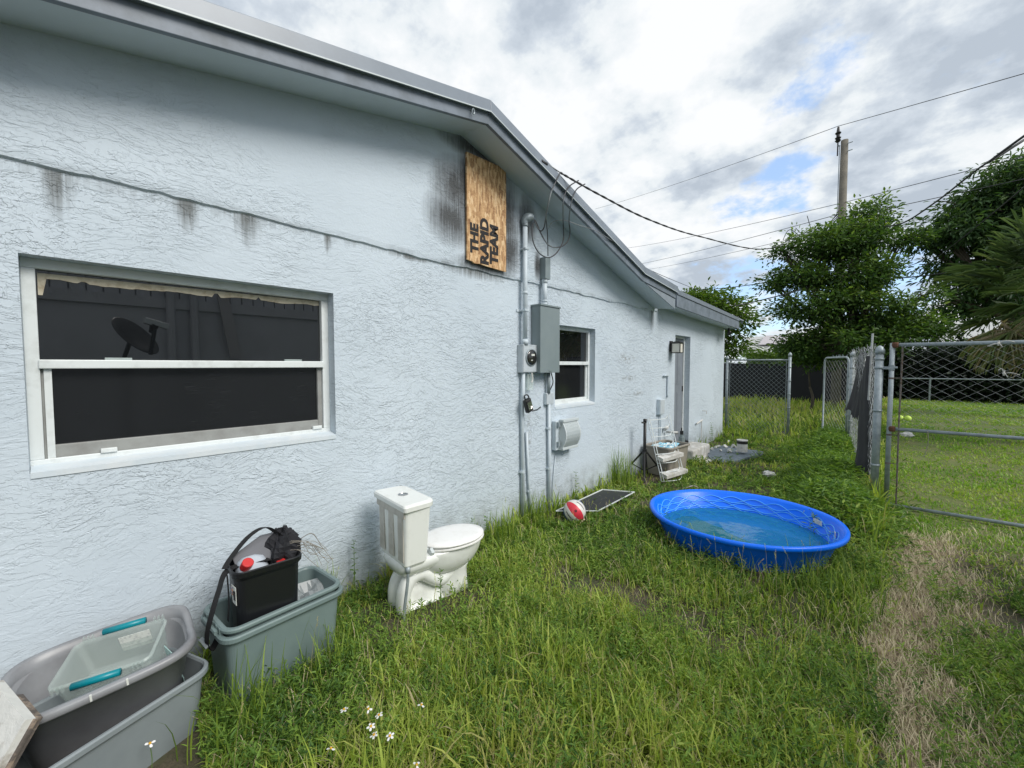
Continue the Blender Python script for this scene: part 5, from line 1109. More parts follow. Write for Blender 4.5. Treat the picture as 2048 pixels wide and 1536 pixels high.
# ------------------------------------------------------------------ foliage meshes (numpy)
def np_mesh(name, V, F, tint, m, parent=None, smooth=True, mats=None, mi=None):
    me = bpy.data.meshes.new(name); k = F.shape[1]
    me.vertices.add(len(V)); me.vertices.foreach_set('co', V.astype(np.float32).ravel())
    me.loops.add(F.size); me.loops.foreach_set('vertex_index', F.astype(np.int32).ravel())
    me.polygons.add(len(F)); me.polygons.foreach_set('loop_start', np.arange(0, F.size, k, dtype=np.int32))
    me.polygons.foreach_set('use_smooth', np.full(len(F), smooth))
    me.update(calc_edges=True); a = me.attributes.new('tint', 'FLOAT', 'POINT'); a.data.foreach_set('value', tint.astype(np.float32))
    me.materials.append(m); o = bpy.data.objects.new(name, me); COL.objects.link(o)
    if parent: o.parent = parent; o.location = -Vector(parent.location)
    return o
def blades(B, h, wd, az, lean, tint, curl=.6, seg=4):
    """B base points (n,3); each blade a tapering strip bending over"""
    n = len(B); t = np.linspace(0, 1, seg + 1)[None, :]
    d = np.stack([np.cos(az), np.sin(az)], -1); side = np.stack([-np.sin(az), np.cos(az)], -1)
    ang = lean[:, None] * (t ** 1.0) + curl * np.array(lean)[:, None] * t ** 2
    hor = np.cumsum(np.concatenate([np.zeros((n, 1)), np.sin((ang[:, 1:] + ang[:, :-1]) / 2) / seg], 1), 1) * h[:, None]
    ver = np.cumsum(np.concatenate([np.zeros((n, 1)), np.cos((ang[:, 1:] + ang[:, :-1]) / 2) / seg], 1), 1) * h[:, None]
    wt = np.array([.75, 1, .85, .55, .06] if seg == 4 else np.linspace(1, .06, seg + 1))[None, :] * wd[:, None] / 2
    P0 = np.zeros((n, seg + 1, 2, 3))
    for s, sg in ((0, -1), (1, 1)):
        P0[:, :, s, 0] = B[:, 0:1] + d[:, 0:1] * hor + sg * side[:, 0:1] * wt
        P0[:, :, s, 1] = B[:, 1:2] + d[:, 1:2] * hor + sg * side[:, 1:2] * wt
        P0[:, :, s, 2] = B[:, 2:3] + ver
    V = P0.reshape(-1, 3); base = (np.arange(n) * (seg + 1) * 2)[:, None]; q = []
    for k in range(seg): q.append(np.stack([base[:, 0] + 2 * k, base[:, 0] + 2 * k + 1, base[:, 0] + 2 * k + 3, base[:, 0] + 2 * k + 2], -1))
    F = np.stack(q, 1).reshape(-1, 4); return V, F, np.repeat(tint, (seg + 1) * 2)
def leaves(C, ln, wd, D, Nrm, tint, fold=.25):
    """diamond leaves: C base, D direction, Nrm up normal"""
    D = D / np.linalg.norm(D, axis=1, keepdims=True); Sd = np.cross(D, Nrm); Sd /= np.linalg.norm(Sd, axis=1, keepdims=True) + 1e-9; Up = np.cross(Sd, D)
    n = len(C); V = np.zeros((n, 6, 3)); l = ln[:, None]; w_ = wd[:, None] / 2
    V[:, 0] = C; V[:, 1] = C + D * l * .4 + Sd * w_ + Up * w_ * fold; V[:, 2] = C + D * l * .78 + Sd * w_ * .62 + Up * w_ * fold * .4 - Up * l * .04
    V[:, 3] = C + D * l - Up * l * .16; V[:, 4] = C + D * l * .78 - Sd * w_ * .62 + Up * w_ * fold * .4 - Up * l * .04; V[:, 5] = C + D * l * .4 - Sd * w_ + Up * w_ * fold
    b = np.arange(n)[:, None] * 6; F = np.concatenate([b + np.array([[0, 1, 2, 3]]), b + np.array([[0, 3, 4, 5]])], 0)
    return V.reshape(-1, 3), F, np.repeat(tint, 6)
def cat3(lst):
    Vs, Fs, Ts = [], [], []; off = 0
    for V, F, T in lst: Vs.append(V); Fs.append(F + off); Ts.append(T); off += len(V)
    return np.concatenate(Vs), np.concatenate(Fs), np.concatenate(Ts)
def unit(n):
    v = rng.normal(size=(n, 3)); return v / np.linalg.norm(v, axis=1, keepdims=True)

# where nothing grows
tot = [(-2.43, .765, .17, .285), (-2.38, .02, .20, .33), (-2.50, 6.30, .22, .32)]
def keep(x, y, pad=0.0):
    k = (x > WX + .012) | (y > H_Y1 + .05) | (x < -12)
    dx, dy = x - PC.x, y - PC.y; ca, sa = math.cos(EANG), math.sin(EANG); u = (dx * ca + dy * sa) / EA; v = (-dx * sa + dy * ca) / EB
    k &= np.hypot(u, v) > .70 + pad
    for (cx_, cy_, hx, hy) in tot: k &= ~((abs(x - cx_) < hx + pad) & (abs(y - cy_) < hy + pad))
    k &= ~((x < WX + .36) & (y > DR[0] - .05) & (y < DR[0] + .85))
    ca, sa = math.cos(rad(-6)), math.sin(rad(-6)); dx, dy = x + 2.415, y - 1.45; u = dx * ca + dy * sa; v = -dx * sa + dy * ca
    k &= ~((abs(u) < .10) & (v > .03) & (v < .57))
    k &= ~((u > -.15) & (u < .36) & (v > -.24) & (v < .66) & (rng.random(len(x)) > .16))
    k &= ~((((x + 2.12) / .40) ** 2 + ((y - 8.35) / .72) ** 2 < 1) & (rng.random(len(x)) > .04))
    k &= ~((((x + 2.42) / .28) ** 2 + ((y - 7.95) / .7) ** 2 < 1) & (rng.random(len(x)) > .12))
    k &= ~((x > -2.74) & (x < -2.35) & (y > 3.85) & (y < 5.05) & (rng.random(len(x)) > .75))
    return k
def polar(n, r0, r1, ex, a0=-80, a1=26):
    th = np.radians(rng.uniform(a0, a1, n)); u = rng.random(n); p = 2 - ex
    r = (r0 ** p + u * (r1 ** p - r0 ** p)) ** (1 / p); return r * np.sin(th), r * np.cos(th), r
def tall_map(x, y):
    """length of the grass at each place"""
    h = .06 + .045 * vnoise(x, y, 1.3)
    h += .085 * sstep(2.9, 1.6, y) * sstep(-2.1, -1.2, x) * (1 - sstep(-.15, .1, x))            # long grass in front
    h += .03 * sstep(.9, .5, np.hypot((x + .6) / 1.0, (y - 3.45) / .35) / 1.3)                                # tuft before the pool
    h += .16 * sstep(.55, .2, abs(x + .33) ) * sstep(3.4, 4.2, y) * (1 - sstep(10, 11, y))                      # overgrown fence line
    h += .12 * sstep(.22, .04, x - WX) * (y < 10) * (.4 + vnoise(x, y, 2.1))                                    # along the wall
    h += .16 * sstep(8.8, 11.5, y) * (1 - sstep(-.6, .0, x + .0 * y))                                           # back yard
    h *= .45 + .55 * sstep(.78, 1.05, np.hypot(x - PC.x, y - PC.y))
    h *= np.where((x > -.02) & (y > 5.4), .55, 1.0)                                                             # mown lawn
    h *= np.where((x > .02) & (y <= 5.4), .55, 1.0)
    return h * (.75 + .5 * vnoise(x + 9, y + 4, 3.5))
# --- long blades
parts = []
def grass_batch(n, r0, r1, ex, wmul, dens=None, a0=-80, a1=26):
    x, y, r = polar(n, r0, r1, ex, a0, a1); k = keep(x, y); x, y, r = x[k], y[k], r[k]
    sm = straw_mask(x, y); bare = vnoise(x, y, 1.9) * .55 + vnoise(x + 3, y, 5.2) * .45
    k = (rng.random(len(x)) > sm * .93) & (rng.random(len(x)) < sstep(.26, .50, bare) + .12); x, y, r = x[k], y[k], r[k]
    h = tall_map(x, y) * rng.uniform(.45, 1.35, len(x)); clump = vnoise(x, y, 4.3)
    h *= .62 + .6 * clump
    big = rng.random(len(x)) < .10; h = h * np.where(big, 1.35, 1)
    wd = (.0042 + .0034 * rng.random(len(x))) * np.where(big, 1.7, 1) * wmul * np.maximum(1, r / 2.6) ** .62 * np.where(h > .16, 1.15, .95)
    lean = rng.uniform(.15, 1.5, len(x)); az = rng.uniform(0, 2 * PI, len(x))
    yel = .62 * vnoise(x + 7, y + 2, .9) + .42 * vnoise(x, y, 3.1) - .06 + .10 * sstep(3.2, 1.8, y)
    yel = yel + .10 * sstep(6, 9, y) + .12 * sstep(-1.6, -.9, x) * (y < 3) - .1 * sstep(.35, .1, abs(x + .35)) * (y > 3.2)
    tint = np.clip(yel * .85 + rng.normal(.10, .18, len(x)), 0, .9); dry = rng.random(len(x)) < (.045 + .04 * sstep(8, 11, y)); tint[dry] = rng.uniform(.9, 1, dry.sum())
    lawn = (x > 0) & (y > 5.4)
    B = np.stack([x, y, ground_z(x, y) - .008], -1)
    return [blades(B[s], h[s], wd[s], az[s], lean[s], tint[s]) for s in (~lawn, lawn)]
g1 = grass_batch(70000, .55, 3.4, .9, 1.0); g2 = grass_batch(150000, 3.2, 34, 1.75, 1.15); g3 = grass_batch(60000, 5, 30, 1.5, 1.1, a0=-2, a1=24)
V, F, T = cat3([g1[0], g2[0], g3[0]]); prop(np_mesh('grass', V, F, T, M_grass), 'unmown green and yellow grass over the whole side yard', 'grass', kind='stuff')
V, F, T = cat3([g1[1], g2[1], g3[1]]); prop(np_mesh('lawn_grass', V, F, T, M_lawn), 'short bright green lawn grass beyond the wide gate', 'grass', kind='stuff')
# --- small leaved ground cover: creeping rosettes and feathery upright stems
def weeds(n, r0, r1, ex, lmul, upright=False):
    x, y, r = polar(n, r0, r1, ex); k = keep(x, y, .01); x, y, r = x[k], y[k], r[k]
    dens = vnoise(x + 5, y + 8, 1.6) * .5 + vnoise(x, y, 5.7) * .35 + .10 + .14 * sstep(-1.5, -2.4, x) * (y < 3.4) + .2 * sstep(.55, .8, x) * sstep(4.9, 4.2, y) + .25 * sstep(.5, .2, abs(x + .38)) * sstep(3.6, 4.4, y) - .5 * ((x > 0) & (y > 5))
    k = (rng.random(len(x)) < sstep(.30, .62, dens)) & (rng.random(len(x)) > straw_mask(x, y) * .8); x, y, r = x[k], y[k], r[k]
    m = len(x); nl = 14 if upright else 8
    hh = (.05 + .11 * rng.random(m)) * (.5 + .5 * sstep(-2.6, -1.6, x) + .3 * (y < 2.6)) if upright else (.015 + .045 * rng.random(m))
    hh = hh * (1 + .7 * sstep(.5, .2, abs(x + .38)) * sstep(3.8, 4.6, y))
    gzv = ground_z(x, y); C = np.repeat(np.stack([x, y, gzv], -1), nl, 0); j = np.tile(np.arange(nl), m); az = np.repeat(rng.uniform(0, 6.28, m), nl) + j * 2.4 + rng.normal(0, .3, m * nl)
    lx, ly = rng.normal(0, .25, m), rng.normal(0, .25, m); up = np.repeat(hh, nl) * (j + .6) / nl; C[:, 2] += up; sp = .003 if upright else .011
    C[:, 0] += rng.normal(0, sp, m * nl) + up * np.repeat(lx, nl); C[:, 1] += rng.normal(0, sp, m * nl) + up * np.repeat(ly, nl)
    el = rng.uniform(.1, 1.1, m * nl) if upright else rng.uniform(-.15, .8, m * nl)
    D = np.stack([np.cos(az) * np.cos(el), np.sin(az) * np.cos(el), np.sin(el)], -1); Nn = np.stack([-np.cos(az) * np.sin(el), -np.sin(az) * np.sin(el), np.cos(el)], -1) + rng.normal(0, .3, (m * nl, 3))
    sc = np.repeat(np.maximum(1, r / 3) ** .6 * rng.uniform(.7, 1.25, m), nl) * lmul; ln = (.026 if upright else .021) * sc * rng.uniform(.6, 1.35, m * nl); wd = ln * np.repeat(rng.choice([.22, .3, .42] if not upright else [.18, .24, .3], m), nl)
    tint = np.clip(np.repeat(vnoise(x, y, 1.5) * .45 + rng.normal(.30, .19, m), nl) + rng.normal(0, .14, m * nl), 0, 1)
    return leaves(C, ln, wd, D, Nn, tint)
V, F, T = cat3([weeds(46000, .6, 4, .8, 1), weeds(34000, 3.6, 16, 1.6, 1.2), weeds(15000, .6, 4.5, .8, 1, True), weeds(9000, 4, 14, 1.5, 1.2, True)]); prop(np_mesh('ground_cover', V, F, T, M_weed), 'small leaved weeds creeping through the grass', 'weeds', kind='stuff')
# --- seed stalks
def stalks(n):
    x, y, r = polar(n, .7, 5.5, .9); k = keep(x, y, .02) & (x < .05) & (rng.random(len(x)) < sstep(-2.3, -1.0, x) * .9 + .1); x, y = x[k], y[k]; m = len(x)
    B = np.stack([x, y, ground_z(x, y)], -1); h = rng.uniform(.18, .38, m); az = rng.uniform(0, 6.28, m); lean = rng.uniform(.1, .75, m); out = [blades(B, h, np.full(m, .0022), az, lean, rng.uniform(.7, 1, m), .5)]
    V0 = out[0][0].reshape(m, 5, 2, 3); tip = V0[:, 4].mean(1); d = tip - V0[:, 3].mean(1); d /= np.linalg.norm(d, axis=1, keepdims=True)
    sel = rng.random(m) < .55; tip, d = tip[sel], d[sel]; ms = len(tip); nk = 16; C = np.repeat(tip, nk, 0); dd = np.repeat(d, nk, 0); jj = np.tile(np.arange(nk), ms); C = C - dd * (jj * .0035)[:, None]; D = dd + unit(ms * nk) * .75
    out.append(leaves(C, np.full(ms * nk, .008), np.full(ms * nk, .004), D, unit(ms * nk), np.repeat(rng.uniform(.72, 1, ms), nk))); return cat3(out)
V, F, T = stalks(2600); prop(np_mesh('seed_heads', V, F, T, M_grass), 'thin grass stalks with pale seed heads standing above the turf', 'grass', kind='stuff')
# --- straw
def straw(n, r0, r1):
    x = rng.uniform(-.2, 1.6, n); y = rng.uniform(1.0, 6.2, n); k = keep(x, y) & (rng.random(n) < straw_mask(x, y) * 1.0 + .04); x, y = x[k], y[k]; m = len(x)
    az = rng.normal(1.9, .9, m) ; L_ = rng.uniform(.02, .10, m); B = np.stack([x, y, ground_z(x, y) + rng.uniform(.002, .022, m)], -1)
    return blades(B, L_, rng.uniform(.0018, .0042, m), az, rng.uniform(1.35, 1.65, m), rng.random(m), .0)
V, F, T = straw(62000, 0, 0); prop(np_mesh('dry_straw', V, F, T, M_straw), 'flattened tan dry grass on the worn strip at the right', 'straw', kind='stuff')
x, y, r = polar(9000, .7, 6, .9); k = keep(x, y); x, y = x[k], y[k]; m = len(x)
V, F, T = blades(np.stack([x, y, ground_z(x, y) + .01], -1), rng.uniform(.05, .16, m), np.full(m, .003), rng.uniform(0, 6.28, m), rng.uniform(1.1, 1.6, m), rng.random(m), 0.)
prop(np_mesh('dry_blades', V, F, T, M_straw), 'scattered dead brown grass blades in the green turf', 'straw', kind='stuff')

# --- little daisies
def daisy(px, py, z, lab, sc=1.0, open_=True):
    p = onz(px, py, z); t = thing('daisy', lab, 'flower', (p.x, p.y, gz(p.x, p.y)), random.uniform(0, 6)); h = z - gz(p.x, p.y)
    mb = MB(); mb.tube([(0, 0, 0), (.004, .002, h * .6), (0, 0, h)], .0016, 5); mb.build('stem', MATS['stem_green'], t)
    mb = MB(); c = Vector((0, 0, h)); tl = Vector((random.uniform(-.3, .3), random.uniform(-.3, .3), 1)).normalized(); Q = tl.to_track_quat('Z', 'Y').to_matrix().to_4x4(); mb.T = Matrix.Translation(c) @ Q; mb.lathe([(.001, .0), (.006 * sc, .0), (.006 * sc, .004), (.002, .007 * sc)], 10); mb.build('centre', MATS['daisy_yellow'], t)
    mb = MB(); mb.T = Matrix.Translation(c) @ Q
    for k in range(5):
        if not open_ and k in (1, 3): continue
        a = 2 * PI * k / 5 + random.uniform(-.2, .2); d = Vector((math.cos(a), math.sin(a), -.12)); s = Vector((-math.sin(a), math.cos(a), 0)) * .006 * sc; mb.poly([d * .005 * sc - s * .5, d * .014 * sc - s, d * .021 * sc - s * .6, d * .021 * sc + s * .6, d * .014 * sc + s, d * .005 * sc + s * .5], (0, 0, .0008))
    mb.build('petals', MATS['petal_white'], t); t['group'] = 'small daisies in the foreground grass'
mat('stem_green', (.10, .17, .04), .6); mat('daisy_yellow', (.62, .34, .02), .7); mat('petal_white', (.80, .80, .80), .6)
for a in ((748, 1470, .20, 'white daisy with an orange centre low in the grass, above the bottommost one'), (737, 1418, .19, 'fully white small daisy, right one of the top pair in the foreground'), (688, 1419, .18, 'fully white small daisy nearest the storage totes'), (742, 1453, .22, 'half hidden white daisy between the top pair and the open orange one'),
          (662, 1497, .20, 'daisy with drooping petals, lowest one on the left side'), (780, 1472, .21, 'daisy with thin petals right of the open orange one'), (833, 1530, .24, 'bottommost daisy at the lower edge of the picture'), (843, 1410, .20, 'small faded daisy furthest right of the foreground group'), (300, 1487, .17, 'small white flower in front of the pale grey tote'), (758, 1430, .2, 'tiny yellow headed daisy among the foreground group')):
    daisy(*a[:3], a[3], .8, random.random() > .35)

# --- single weeds by the wall
def weed(x, y, h, lab, n=14, ln=.05, wdr=.38, lean=(0, 0), tint=.35):
    t = thing('weed', lab, 'weed', (x, y, gz(x, y))); mb = MB(); pts = spline([(x, y, gz(x, y) - .02), (x + lean[0] * .4, y + lean[1] * .4, gz(x, y) + h * .5), (x + lean[0], y + lean[1], gz(x, y) + h)], 6); mb.tube(pts, [.004 * (1 - .7 * i / (len(pts) - 1)) for i in range(len(pts))], 5); o = mb.build('stem', MATS['stem_green'], t); o.location = -Vector(t.location)
    C = []; D = []
    for k in range(n):
        s = .12 + .88 * k / (n - 1); p = pts[int(s * (len(pts) - 1))]; 
        for q_ in (0, PI): a = k * 1.45 + q_ + random.uniform(-.3, .3); C.append(p); D.append((math.cos(a), math.sin(a), random.uniform(.15, .7)))
    C = np.array([tuple(c) for c in C]); D = np.array(D); m_ = len(C); L_ = ln * rng.uniform(.6, 1.2, m_) * np.repeat(1.15 - .5 * np.linspace(0, 1, n), 2)
    V, F, T = leaves(C, L_, L_ * wdr, D, np.tile([0, 0, 1.], (m_, 1)) + rng.normal(0, .2, (m_, 3)), np.clip(rng.normal(tint, .15, m_), 0, 1)); np_mesh('leaves', V, F, T, M_weed, t)
weed(-2.73, 1.36, .42, 'upright leafy weed against the wall behind the toilet tank', 12, .045)
weed(-2.74, 4.15, .34, 'small leafy weed at the wall foot above the window screen', 10, .05)
weed(-2.15, 1.66, .30, 'feathery weed growing up in front of the toilet foot', 16, .045, .3)
weed(-2.60, 2.35, .34, 'leafy weed by the wall just beyond the toilet bowl', 14, .05)
weed(-2.70, 2.62, .25, 'short broad weed between the toilet and the leftmost conduit', 12, .05)
weed(-2.70, 9.1, .45, 'thin dark weed against the wall right of the door', 10, .06)
weed(-2.60, 8.85, .40, 'bare topped weed beside the white hose tap', 8, .05)
weed(-2.12, 1.88, .30, 'dark spindly weed in front of the toilet pedestal', 9, .035)
weed(-1.70, 1.85, .24, 'bright feathery weed in the open grass right of the toilet', 16, .05, .26, tint=.75)
def tuft(x, y, n, h, lab, sp=.08, w_=.006):
    B = np.stack([x + rng.normal(0, sp, n), y + rng.normal(0, sp, n), np.zeros(n)], -1); B[:, 2] = ground_z(B[:, 0], B[:, 1]) - .01; B[:, 0] = np.maximum(B[:, 0], WX + .015)
    V, F, T = blades(B, rng.uniform(.5, 1.2, n) * h, rng.uniform(.7, 1.2, n) * w_, rng.uniform(0, 6.28, n), rng.uniform(.1, .8, n), rng.uniform(0, .5, n)); o = np_mesh('grass_tuft', V, F, T, M_grass); prop(o, lab, 'grass tuft', 'taller grass tufts')
tuft(-2.70, 5.2, 160, .50, 'tall dark grass tuft against the wall left of the tripod', .10, .007)
tuft(-2.68, 3.25, 130, .34, 'grass tuft round the foot of the wall conduits', .10)
tuft(-2.62, 2.75, 150, .30, 'grass tuft at the wall between the toilet and the conduits', .12)
tuft(-2.17, .92, 110, .26, 'grass tuft leaning over the sage tote', .10)
tuft(-2.06, .50, 90, .32, 'long bladed tuft between the two pairs of totes', .07, .008)
tuft(-2.72, 1.15, 60, .35, 'thin arching grass between the sage tote and the toilet', .07)
tuft(-.62, 3.45, 120, .20, 'long grass hiding the front foot of the blue pool', .16, .006)
tuft(-.28, 3.80, 220, .26, 'long grass at the right end of the blue pool', .16, .006)
tuft(.12, 1.75, 50, .40, 'broad bladed tuft at the bottom beside the straw strip', .05, .012)
tuft(-.12, 6.5, 120, .32, 'grass tuft around the foot of the gate post', .10)
# overgrown weeds on the fence line
def bramble():
    n = 26000; y = rng.uniform(4.6, 11.5, n); x = -.42 - .07 * (y - 6.4) + rng.normal(0, .26, n) - .25 * rng.random(n) * (y > 6.6); k = (x > -1.7) & ~((np.hypot(x - PC.x, y - PC.y) < 1.0)); x, y = x[k], y[k]; m = len(x)
    hh = (.16 + .22 * vnoise(x, y, 1.6)) * sstep(.65, .1, abs(x + .45 + .07 * (y - 6.4))) * sstep(4.4, 5.4, y) + .04; z = ground_z(x, y) + hh * rng.uniform(.3, 1.05, m)
    az = rng.uniform(0, 6.28, m); el = rng.uniform(-.2, .8, m); D = np.stack([np.cos(az) * np.cos(el), np.sin(az) * np.cos(el), np.sin(el)], -1)
    L_ = rng.uniform(.03, .075, m) * (1 + .04 * y); return leaves(np.stack([x, y, z], -1), L_, L_ * rng.uniform(.14, .32, m), D, np.tile([0, 0, 1.], (m, 1)) + rng.normal(0, .35, (m, 3)), np.clip(rng.normal(.45, .2, m), 0, 1))
V, F, T = bramble(); prop(np_mesh('undergrowth', V, F, T, M_weed), 'knee high weeds crowding the torn fence behind the pool', 'weeds', kind='stuff')

# ------------------------------------------------------------------ trees
def crown(blobs, n_cl, n_leaf, ln, wdr, spread, flat=.5, droop=.0, shell=.55, tint_mu=.42, holes=0):
    """blobs: (centre, radii); leaf clumps spread through each, leaves round each clump"""
    vol = np.array([b[1][0] * b[1][1] * b[1][2] for b in blobs]) ** .75; vol /= vol.sum(); Cs = []; tn = []
    for (c, r), fr_ in zip(blobs, vol):
        k = max(3, int(n_cl * fr_)); u = unit(k); rr = shell + (1.08 - shell) * rng.random((k, 1)) ** .6; p = np.array(c) + u * rr * np.array(r); Cs.append(p); tn.append(.32 * u[:, 2] + .12 * rng.normal(size=k) + .12 * (rr[:, 0] - .8))  # painted light: clump tops and outer leaves tinted lighter, undersides darker
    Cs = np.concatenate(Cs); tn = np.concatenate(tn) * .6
    if holes: kp = (np.sin(Cs[:, 0] * 3.3 + Cs[:, 2] * 1.3) * np.sin(Cs[:, 2] * 4.1 + Cs[:, 1]) + .5 * np.sin(Cs[:, 1] * 2.9 + Cs[:, 0] * 2.1)) < holes; Cs = Cs[kp]; tn = tn[kp]
    m = len(Cs); off = rng.normal(size=(m, n_leaf, 3)) * spread * rng.uniform(.6, 1.4, (m, 1, 1)) * np.array([1, 1, flat]); C = (Cs[:, None] + off).reshape(-1, 3)
    D = off.reshape(-1, 3) / spread + unit(m * n_leaf) * .7 + np.array([0, 0, -droop]); L_ = ln * rng.uniform(.6, 1.3, m * n_leaf)
    return leaves(C, L_, L_ * wdr, D, np.tile([0, 0, 1.], (m * n_leaf, 1)) + rng.normal(0, .5, (m * n_leaf, 3)), np.clip(tint_mu + np.repeat(tn, n_leaf) + rng.normal(0, .17, m * n_leaf), 0, 1)), Cs
def tree(name, label, base, blobs, m, n_cl, n_leaf, ln, wdr, spread, r0=.16, cat='tree', **kw):
    t = thing(name, label, cat, base); (V, F, T), Cs = crown(blobs, n_cl, n_leaf, ln, wdr, spread, **kw); np_mesh('crown', V, F, T, m, t)
    mb = MB(); base = Vector(base); top_ = Vector(tuple(np.mean([b[0] for b in blobs], 0)))
    fork = base.lerp(top_, .45); mb.tube(spline([base - Vector((0, 0, .2)), base.lerp(fork, .5) + Vector((.1, 0, 0)), fork], 5), [r0 * (1 - .4 * i / 10) for i in range(11)], 8)
    for c, r in blobs:
        c = Vector(c); mb.tube(spline([fork, fork.lerp(c, .5) + Vector((random.uniform(-.2, .2), random.uniform(-.2, .2), .1)), c], 4), [r0 * .5 * (1 - .8 * i / 8) for i in range(9)], 6)
        for k in range(5):
            e = c + Vector([random.uniform(-.8, .8) * r[q_] for q_ in range(3)]); mb.tube(spline([fork.lerp(c, .6), c.lerp(e, .4), e], 3), [r0 * .16 * (1 - .8 * i / 6) for i in range(7)], 5)
    for p in Cs[:: max(1, len(Cs) // 120)]:
        c = min((Vector(b[0]) for b in blobs), key=lambda q_: (q_ - Vector(p)).length); mb.tube([c, c.lerp(Vector(p), .55) + Vector((0, 0, .05)), Vector(p)], [r0 * .08, r0 * .06, r0 * .03], 4)
    o = mb.build('trunk', M_bark, t, smooth=True); o.location = -Vector(t.location); return t
def blob(px, py, y, rx, rz, ry=None):
    p = ony(px, py, y); d = (Mcam.inverted() @ (p - Vector((0, 0, EYE)))); s = -d.z / FPX; rx *= s; rz *= s; return (tuple(p), (rx * 1.0, (ry or rx * .8), rz))
YT = 15
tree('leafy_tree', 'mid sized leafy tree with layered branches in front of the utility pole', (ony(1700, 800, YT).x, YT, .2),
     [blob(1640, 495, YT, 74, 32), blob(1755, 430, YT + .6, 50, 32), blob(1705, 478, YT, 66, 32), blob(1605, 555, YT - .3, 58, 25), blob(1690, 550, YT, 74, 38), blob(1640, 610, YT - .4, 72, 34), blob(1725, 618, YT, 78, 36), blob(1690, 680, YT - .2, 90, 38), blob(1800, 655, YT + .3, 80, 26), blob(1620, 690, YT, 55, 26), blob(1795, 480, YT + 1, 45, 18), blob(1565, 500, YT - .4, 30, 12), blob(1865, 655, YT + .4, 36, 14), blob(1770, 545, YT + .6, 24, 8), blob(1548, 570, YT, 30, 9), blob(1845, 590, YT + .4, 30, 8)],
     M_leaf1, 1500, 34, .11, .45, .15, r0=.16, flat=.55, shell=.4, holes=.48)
YM = 17.5
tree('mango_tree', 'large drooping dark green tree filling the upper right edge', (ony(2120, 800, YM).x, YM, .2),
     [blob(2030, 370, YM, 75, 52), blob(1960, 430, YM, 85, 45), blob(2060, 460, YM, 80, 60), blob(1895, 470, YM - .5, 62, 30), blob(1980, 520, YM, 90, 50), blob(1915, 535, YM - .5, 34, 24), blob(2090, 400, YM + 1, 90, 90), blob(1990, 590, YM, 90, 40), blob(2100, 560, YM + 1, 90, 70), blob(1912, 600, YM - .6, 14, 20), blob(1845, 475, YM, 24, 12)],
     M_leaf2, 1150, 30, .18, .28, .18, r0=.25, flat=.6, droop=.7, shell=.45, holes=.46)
tree('yard_tree', 'bright green tree behind the flat roof of the house', (ony(1425, 700, 24).x, 24, .2),
     [blob(1425, 610, 24, 48, 24), blob(1470, 640, 24, 30, 26), blob(1462, 690, 24, 24, 26), blob(1400, 640, 24, 50, 30), blob(1385, 600, 24, 30, 14)], M_leaf3, 300, 26, .26, .4, .34, tint_mu=.4)
tree('bush', 'yellowish green bush at the foot of the leafy tree', (ony(1620, 715, 16).x, 16, .1), [blob(1608, 702, 16, 30, 18), blob(1640, 712, 16, 26, 14)], M_leaf3, 60, 22, .16, .45, .2, r0=.05, cat='bush')
tree('bush', 'low green bush showing over the chain link panel by the house', (ony(1540, 715, 19.8).x, 19.8, .1), [blob(1545, 716, 19.8, 40, 8)], M_leaf3, 60, 20, .16, .45, .2, r0=.05, cat='bush')
# hedge behind the gate, its shade painted into the leaf colour
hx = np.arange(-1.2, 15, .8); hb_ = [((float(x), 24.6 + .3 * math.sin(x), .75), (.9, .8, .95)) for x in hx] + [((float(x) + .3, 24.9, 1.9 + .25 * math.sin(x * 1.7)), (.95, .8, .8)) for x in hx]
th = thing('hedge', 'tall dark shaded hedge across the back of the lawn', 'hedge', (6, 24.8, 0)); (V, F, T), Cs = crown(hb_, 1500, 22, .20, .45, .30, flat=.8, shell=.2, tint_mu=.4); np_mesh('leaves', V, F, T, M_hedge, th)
mb = MB()
for x in hx: mb.tube([(x - 6, .1, -.1), (x - 6 + .1, .1, 1.2), (x - 5.8, .1, 2.2)], [.07, .05, .02], 6)
mb.build('stems', M_bark, th)
mb = MB(); mb.box(-3.5, 16, 26.2, 26.35, 0, 2.3); nb2 = prop(mb.build('back_wall', mat('dark_fence', (.03, .03, .032), .9), None), 'dark wall behind the hedge at the end of the lawn', 'wall')
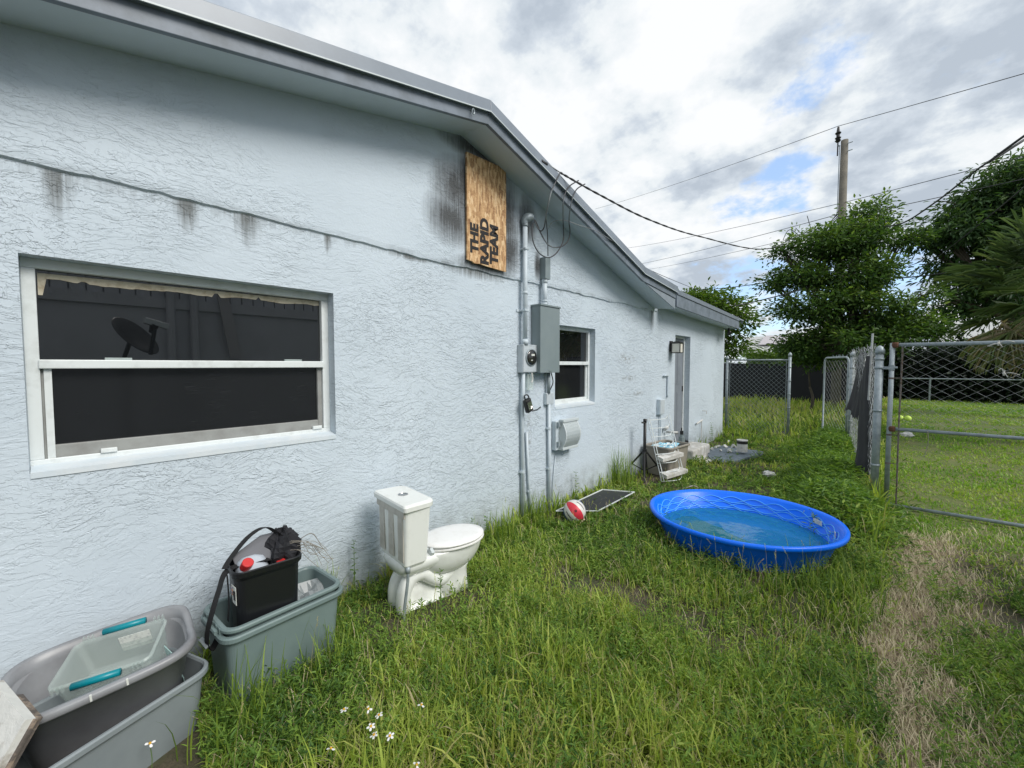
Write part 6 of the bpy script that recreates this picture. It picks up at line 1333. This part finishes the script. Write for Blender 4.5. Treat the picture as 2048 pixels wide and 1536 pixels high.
# fan palm
fpp = ony(2120, 580, 12.5); tpm = thing('fan_palm', 'fan palm with stiff pointed fronds at the right edge, above the gate', 'palm tree', (fpp.x, fpp.y, .1))
mb = MB(); mb.tube([(0, 0, -.2), (0, 0, fpp.z - .3)], [.15, .13], 12); mb.build('trunk', M_bark, tpm, smooth=True)
VV = []
for k in range(46):
    a = k * 2.4 + random.uniform(-.2, .2); el = rad(random.choice([75, 50, 25, 5, -15, -35, -55]) + random.uniform(-10, 10)); Lp = random.uniform(.6, .95); d = np.array([math.cos(a) * math.cos(el), math.sin(a) * math.cos(el), math.sin(el)]); c0_ = np.array([fpp.x, fpp.y, fpp.z]) + d * .12
    tipc = c0_ + d * Lp + np.array([0, 0, -.12 * Lp]); side = np.cross(d, [0, 0, 1]); side /= np.linalg.norm(side) + 1e-9; up_ = np.cross(side, d)
    V, F, T = leaves(c0_[None], np.array([Lp]), np.array([.035]), (tipc - c0_)[None], up_[None], np.array([.5])); VV.append((V, F, T))
    nb_ = 30; ph = np.radians(np.linspace(-115, 115, nb_)); dirs = np.cos(ph)[:, None] * d + np.sin(ph)[:, None] * side + up_[None] * .12
    dead = el < rad(-30); Lb = random.uniform(.62, .88) * (1 - .25 * np.abs(ph) / 2); tb = np.clip((.88 if dead else .42) + rng.normal(0, .13, nb_), 0, 1)
    # each finger: stiff part then a hanging tip
    C1 = np.tile(tipc, (nb_, 1)); VV.append(leaves(C1, Lb * .75, np.full(nb_, .042), dirs + rng.normal(0, .09, (nb_, 3)), np.tile(up_, (nb_, 1)) + rng.normal(0, .5, (nb_, 3)), tb))
    dn = dirs / np.linalg.norm(dirs, axis=1, keepdims=True); C2 = C1 + dn * (Lb * .62)[:, None] - up_ * .03; VV.append(leaves(C2, Lb * .5, np.full(nb_, .02), dn + rng.normal(0, .15, (nb_, 3)) + np.array([0, 0, -.3 if not dead else -.8]), np.tile(up_, (nb_, 1)), tb))
V, F, T = cat3(VV); np_mesh('fronds', V, F, T, M_palm, tpm)

# ------------------------------------------------------------------ far houses
fh = thing('far_house', 'distant grey green house with a pale roof carrying solar panels', 'house', (-10, 40, 0))
Yf = 40; e0, e1, r0_, r1_ = ony(1468, 706, Yf), ony(1640, 702, Yf), ony(1497, 674, Yf + 4), ony(1640, 668, Yf + 4); zE = e0.z
mb = MB(); mb.quad((e0.x, Yf, zE), (e1.x + 3, Yf, zE), (r1_.x + 3, Yf + 4, r1_.z), (r0_.x, Yf + 4, r0_.z)); mb.quad((e0.x, Yf, zE), (r0_.x, Yf + 4, r0_.z), (r0_.x, Yf + 8, zE), (e0.x, Yf + 8, zE)); mb.box(e0.x - .1, e1.x + 3, Yf - .1, Yf - .02, zE - .16, zE + .03)
o = mb.build('roof', M_brownroof, fh); o.location = -Vector(fh.location)
mb = MB(); mb.box(ony(1490, 720, Yf).x, e1.x + 3, Yf + .6, Yf + 8, 0, zE); o = mb.build('wall', M_farwall, fh); o.location = -Vector(fh.location)
def onroof(u, v): a = Vector((e0.x, Yf, zE)).lerp(Vector((e1.x + 3, Yf, zE)), u); b = Vector((r0_.x, Yf + 4, r0_.z)).lerp(Vector((r1_.x + 3, Yf + 4, r1_.z)), u); return a.lerp(b, v) + Vector((0, -.05, .12))
for k in range(4):
    u0, u1 = .17 + .125 * k, .285 + .125 * k; mb = MB(); mb.poly([onroof(u0, .36), onroof(u1, .36), onroof(u1, .92), onroof(u0, .92)], (0, 0, .05)); o = mb.build('solar_panel', M_solar, fh); o.location = -Vector(fh.location)
f2 = thing('far_house', 'distant pale house roof glimpsed between the leafy tree and the palm', 'house', (4, 45, 0))
q0, q1 = ony(1855, 690, 45), ony(2060, 690, 45)
mb = MB(); mb.quad((q0.x, 45, q0.z), (q1.x + 6, 45, q0.z), (q1.x + 6, 50, q0.z + 2.4), (q0.x + 2, 50, q0.z + 2.4)); o = mb.build('roof', M_brownroof, f2); o.location = (-4, -45, 0)
mb = MB(); mb.box(q0.x + .3, q1.x + 5, 45.5, 52, 0, q0.z); o = mb.build('wall', M_farwall, f2); o.location = (-4, -45, 0)
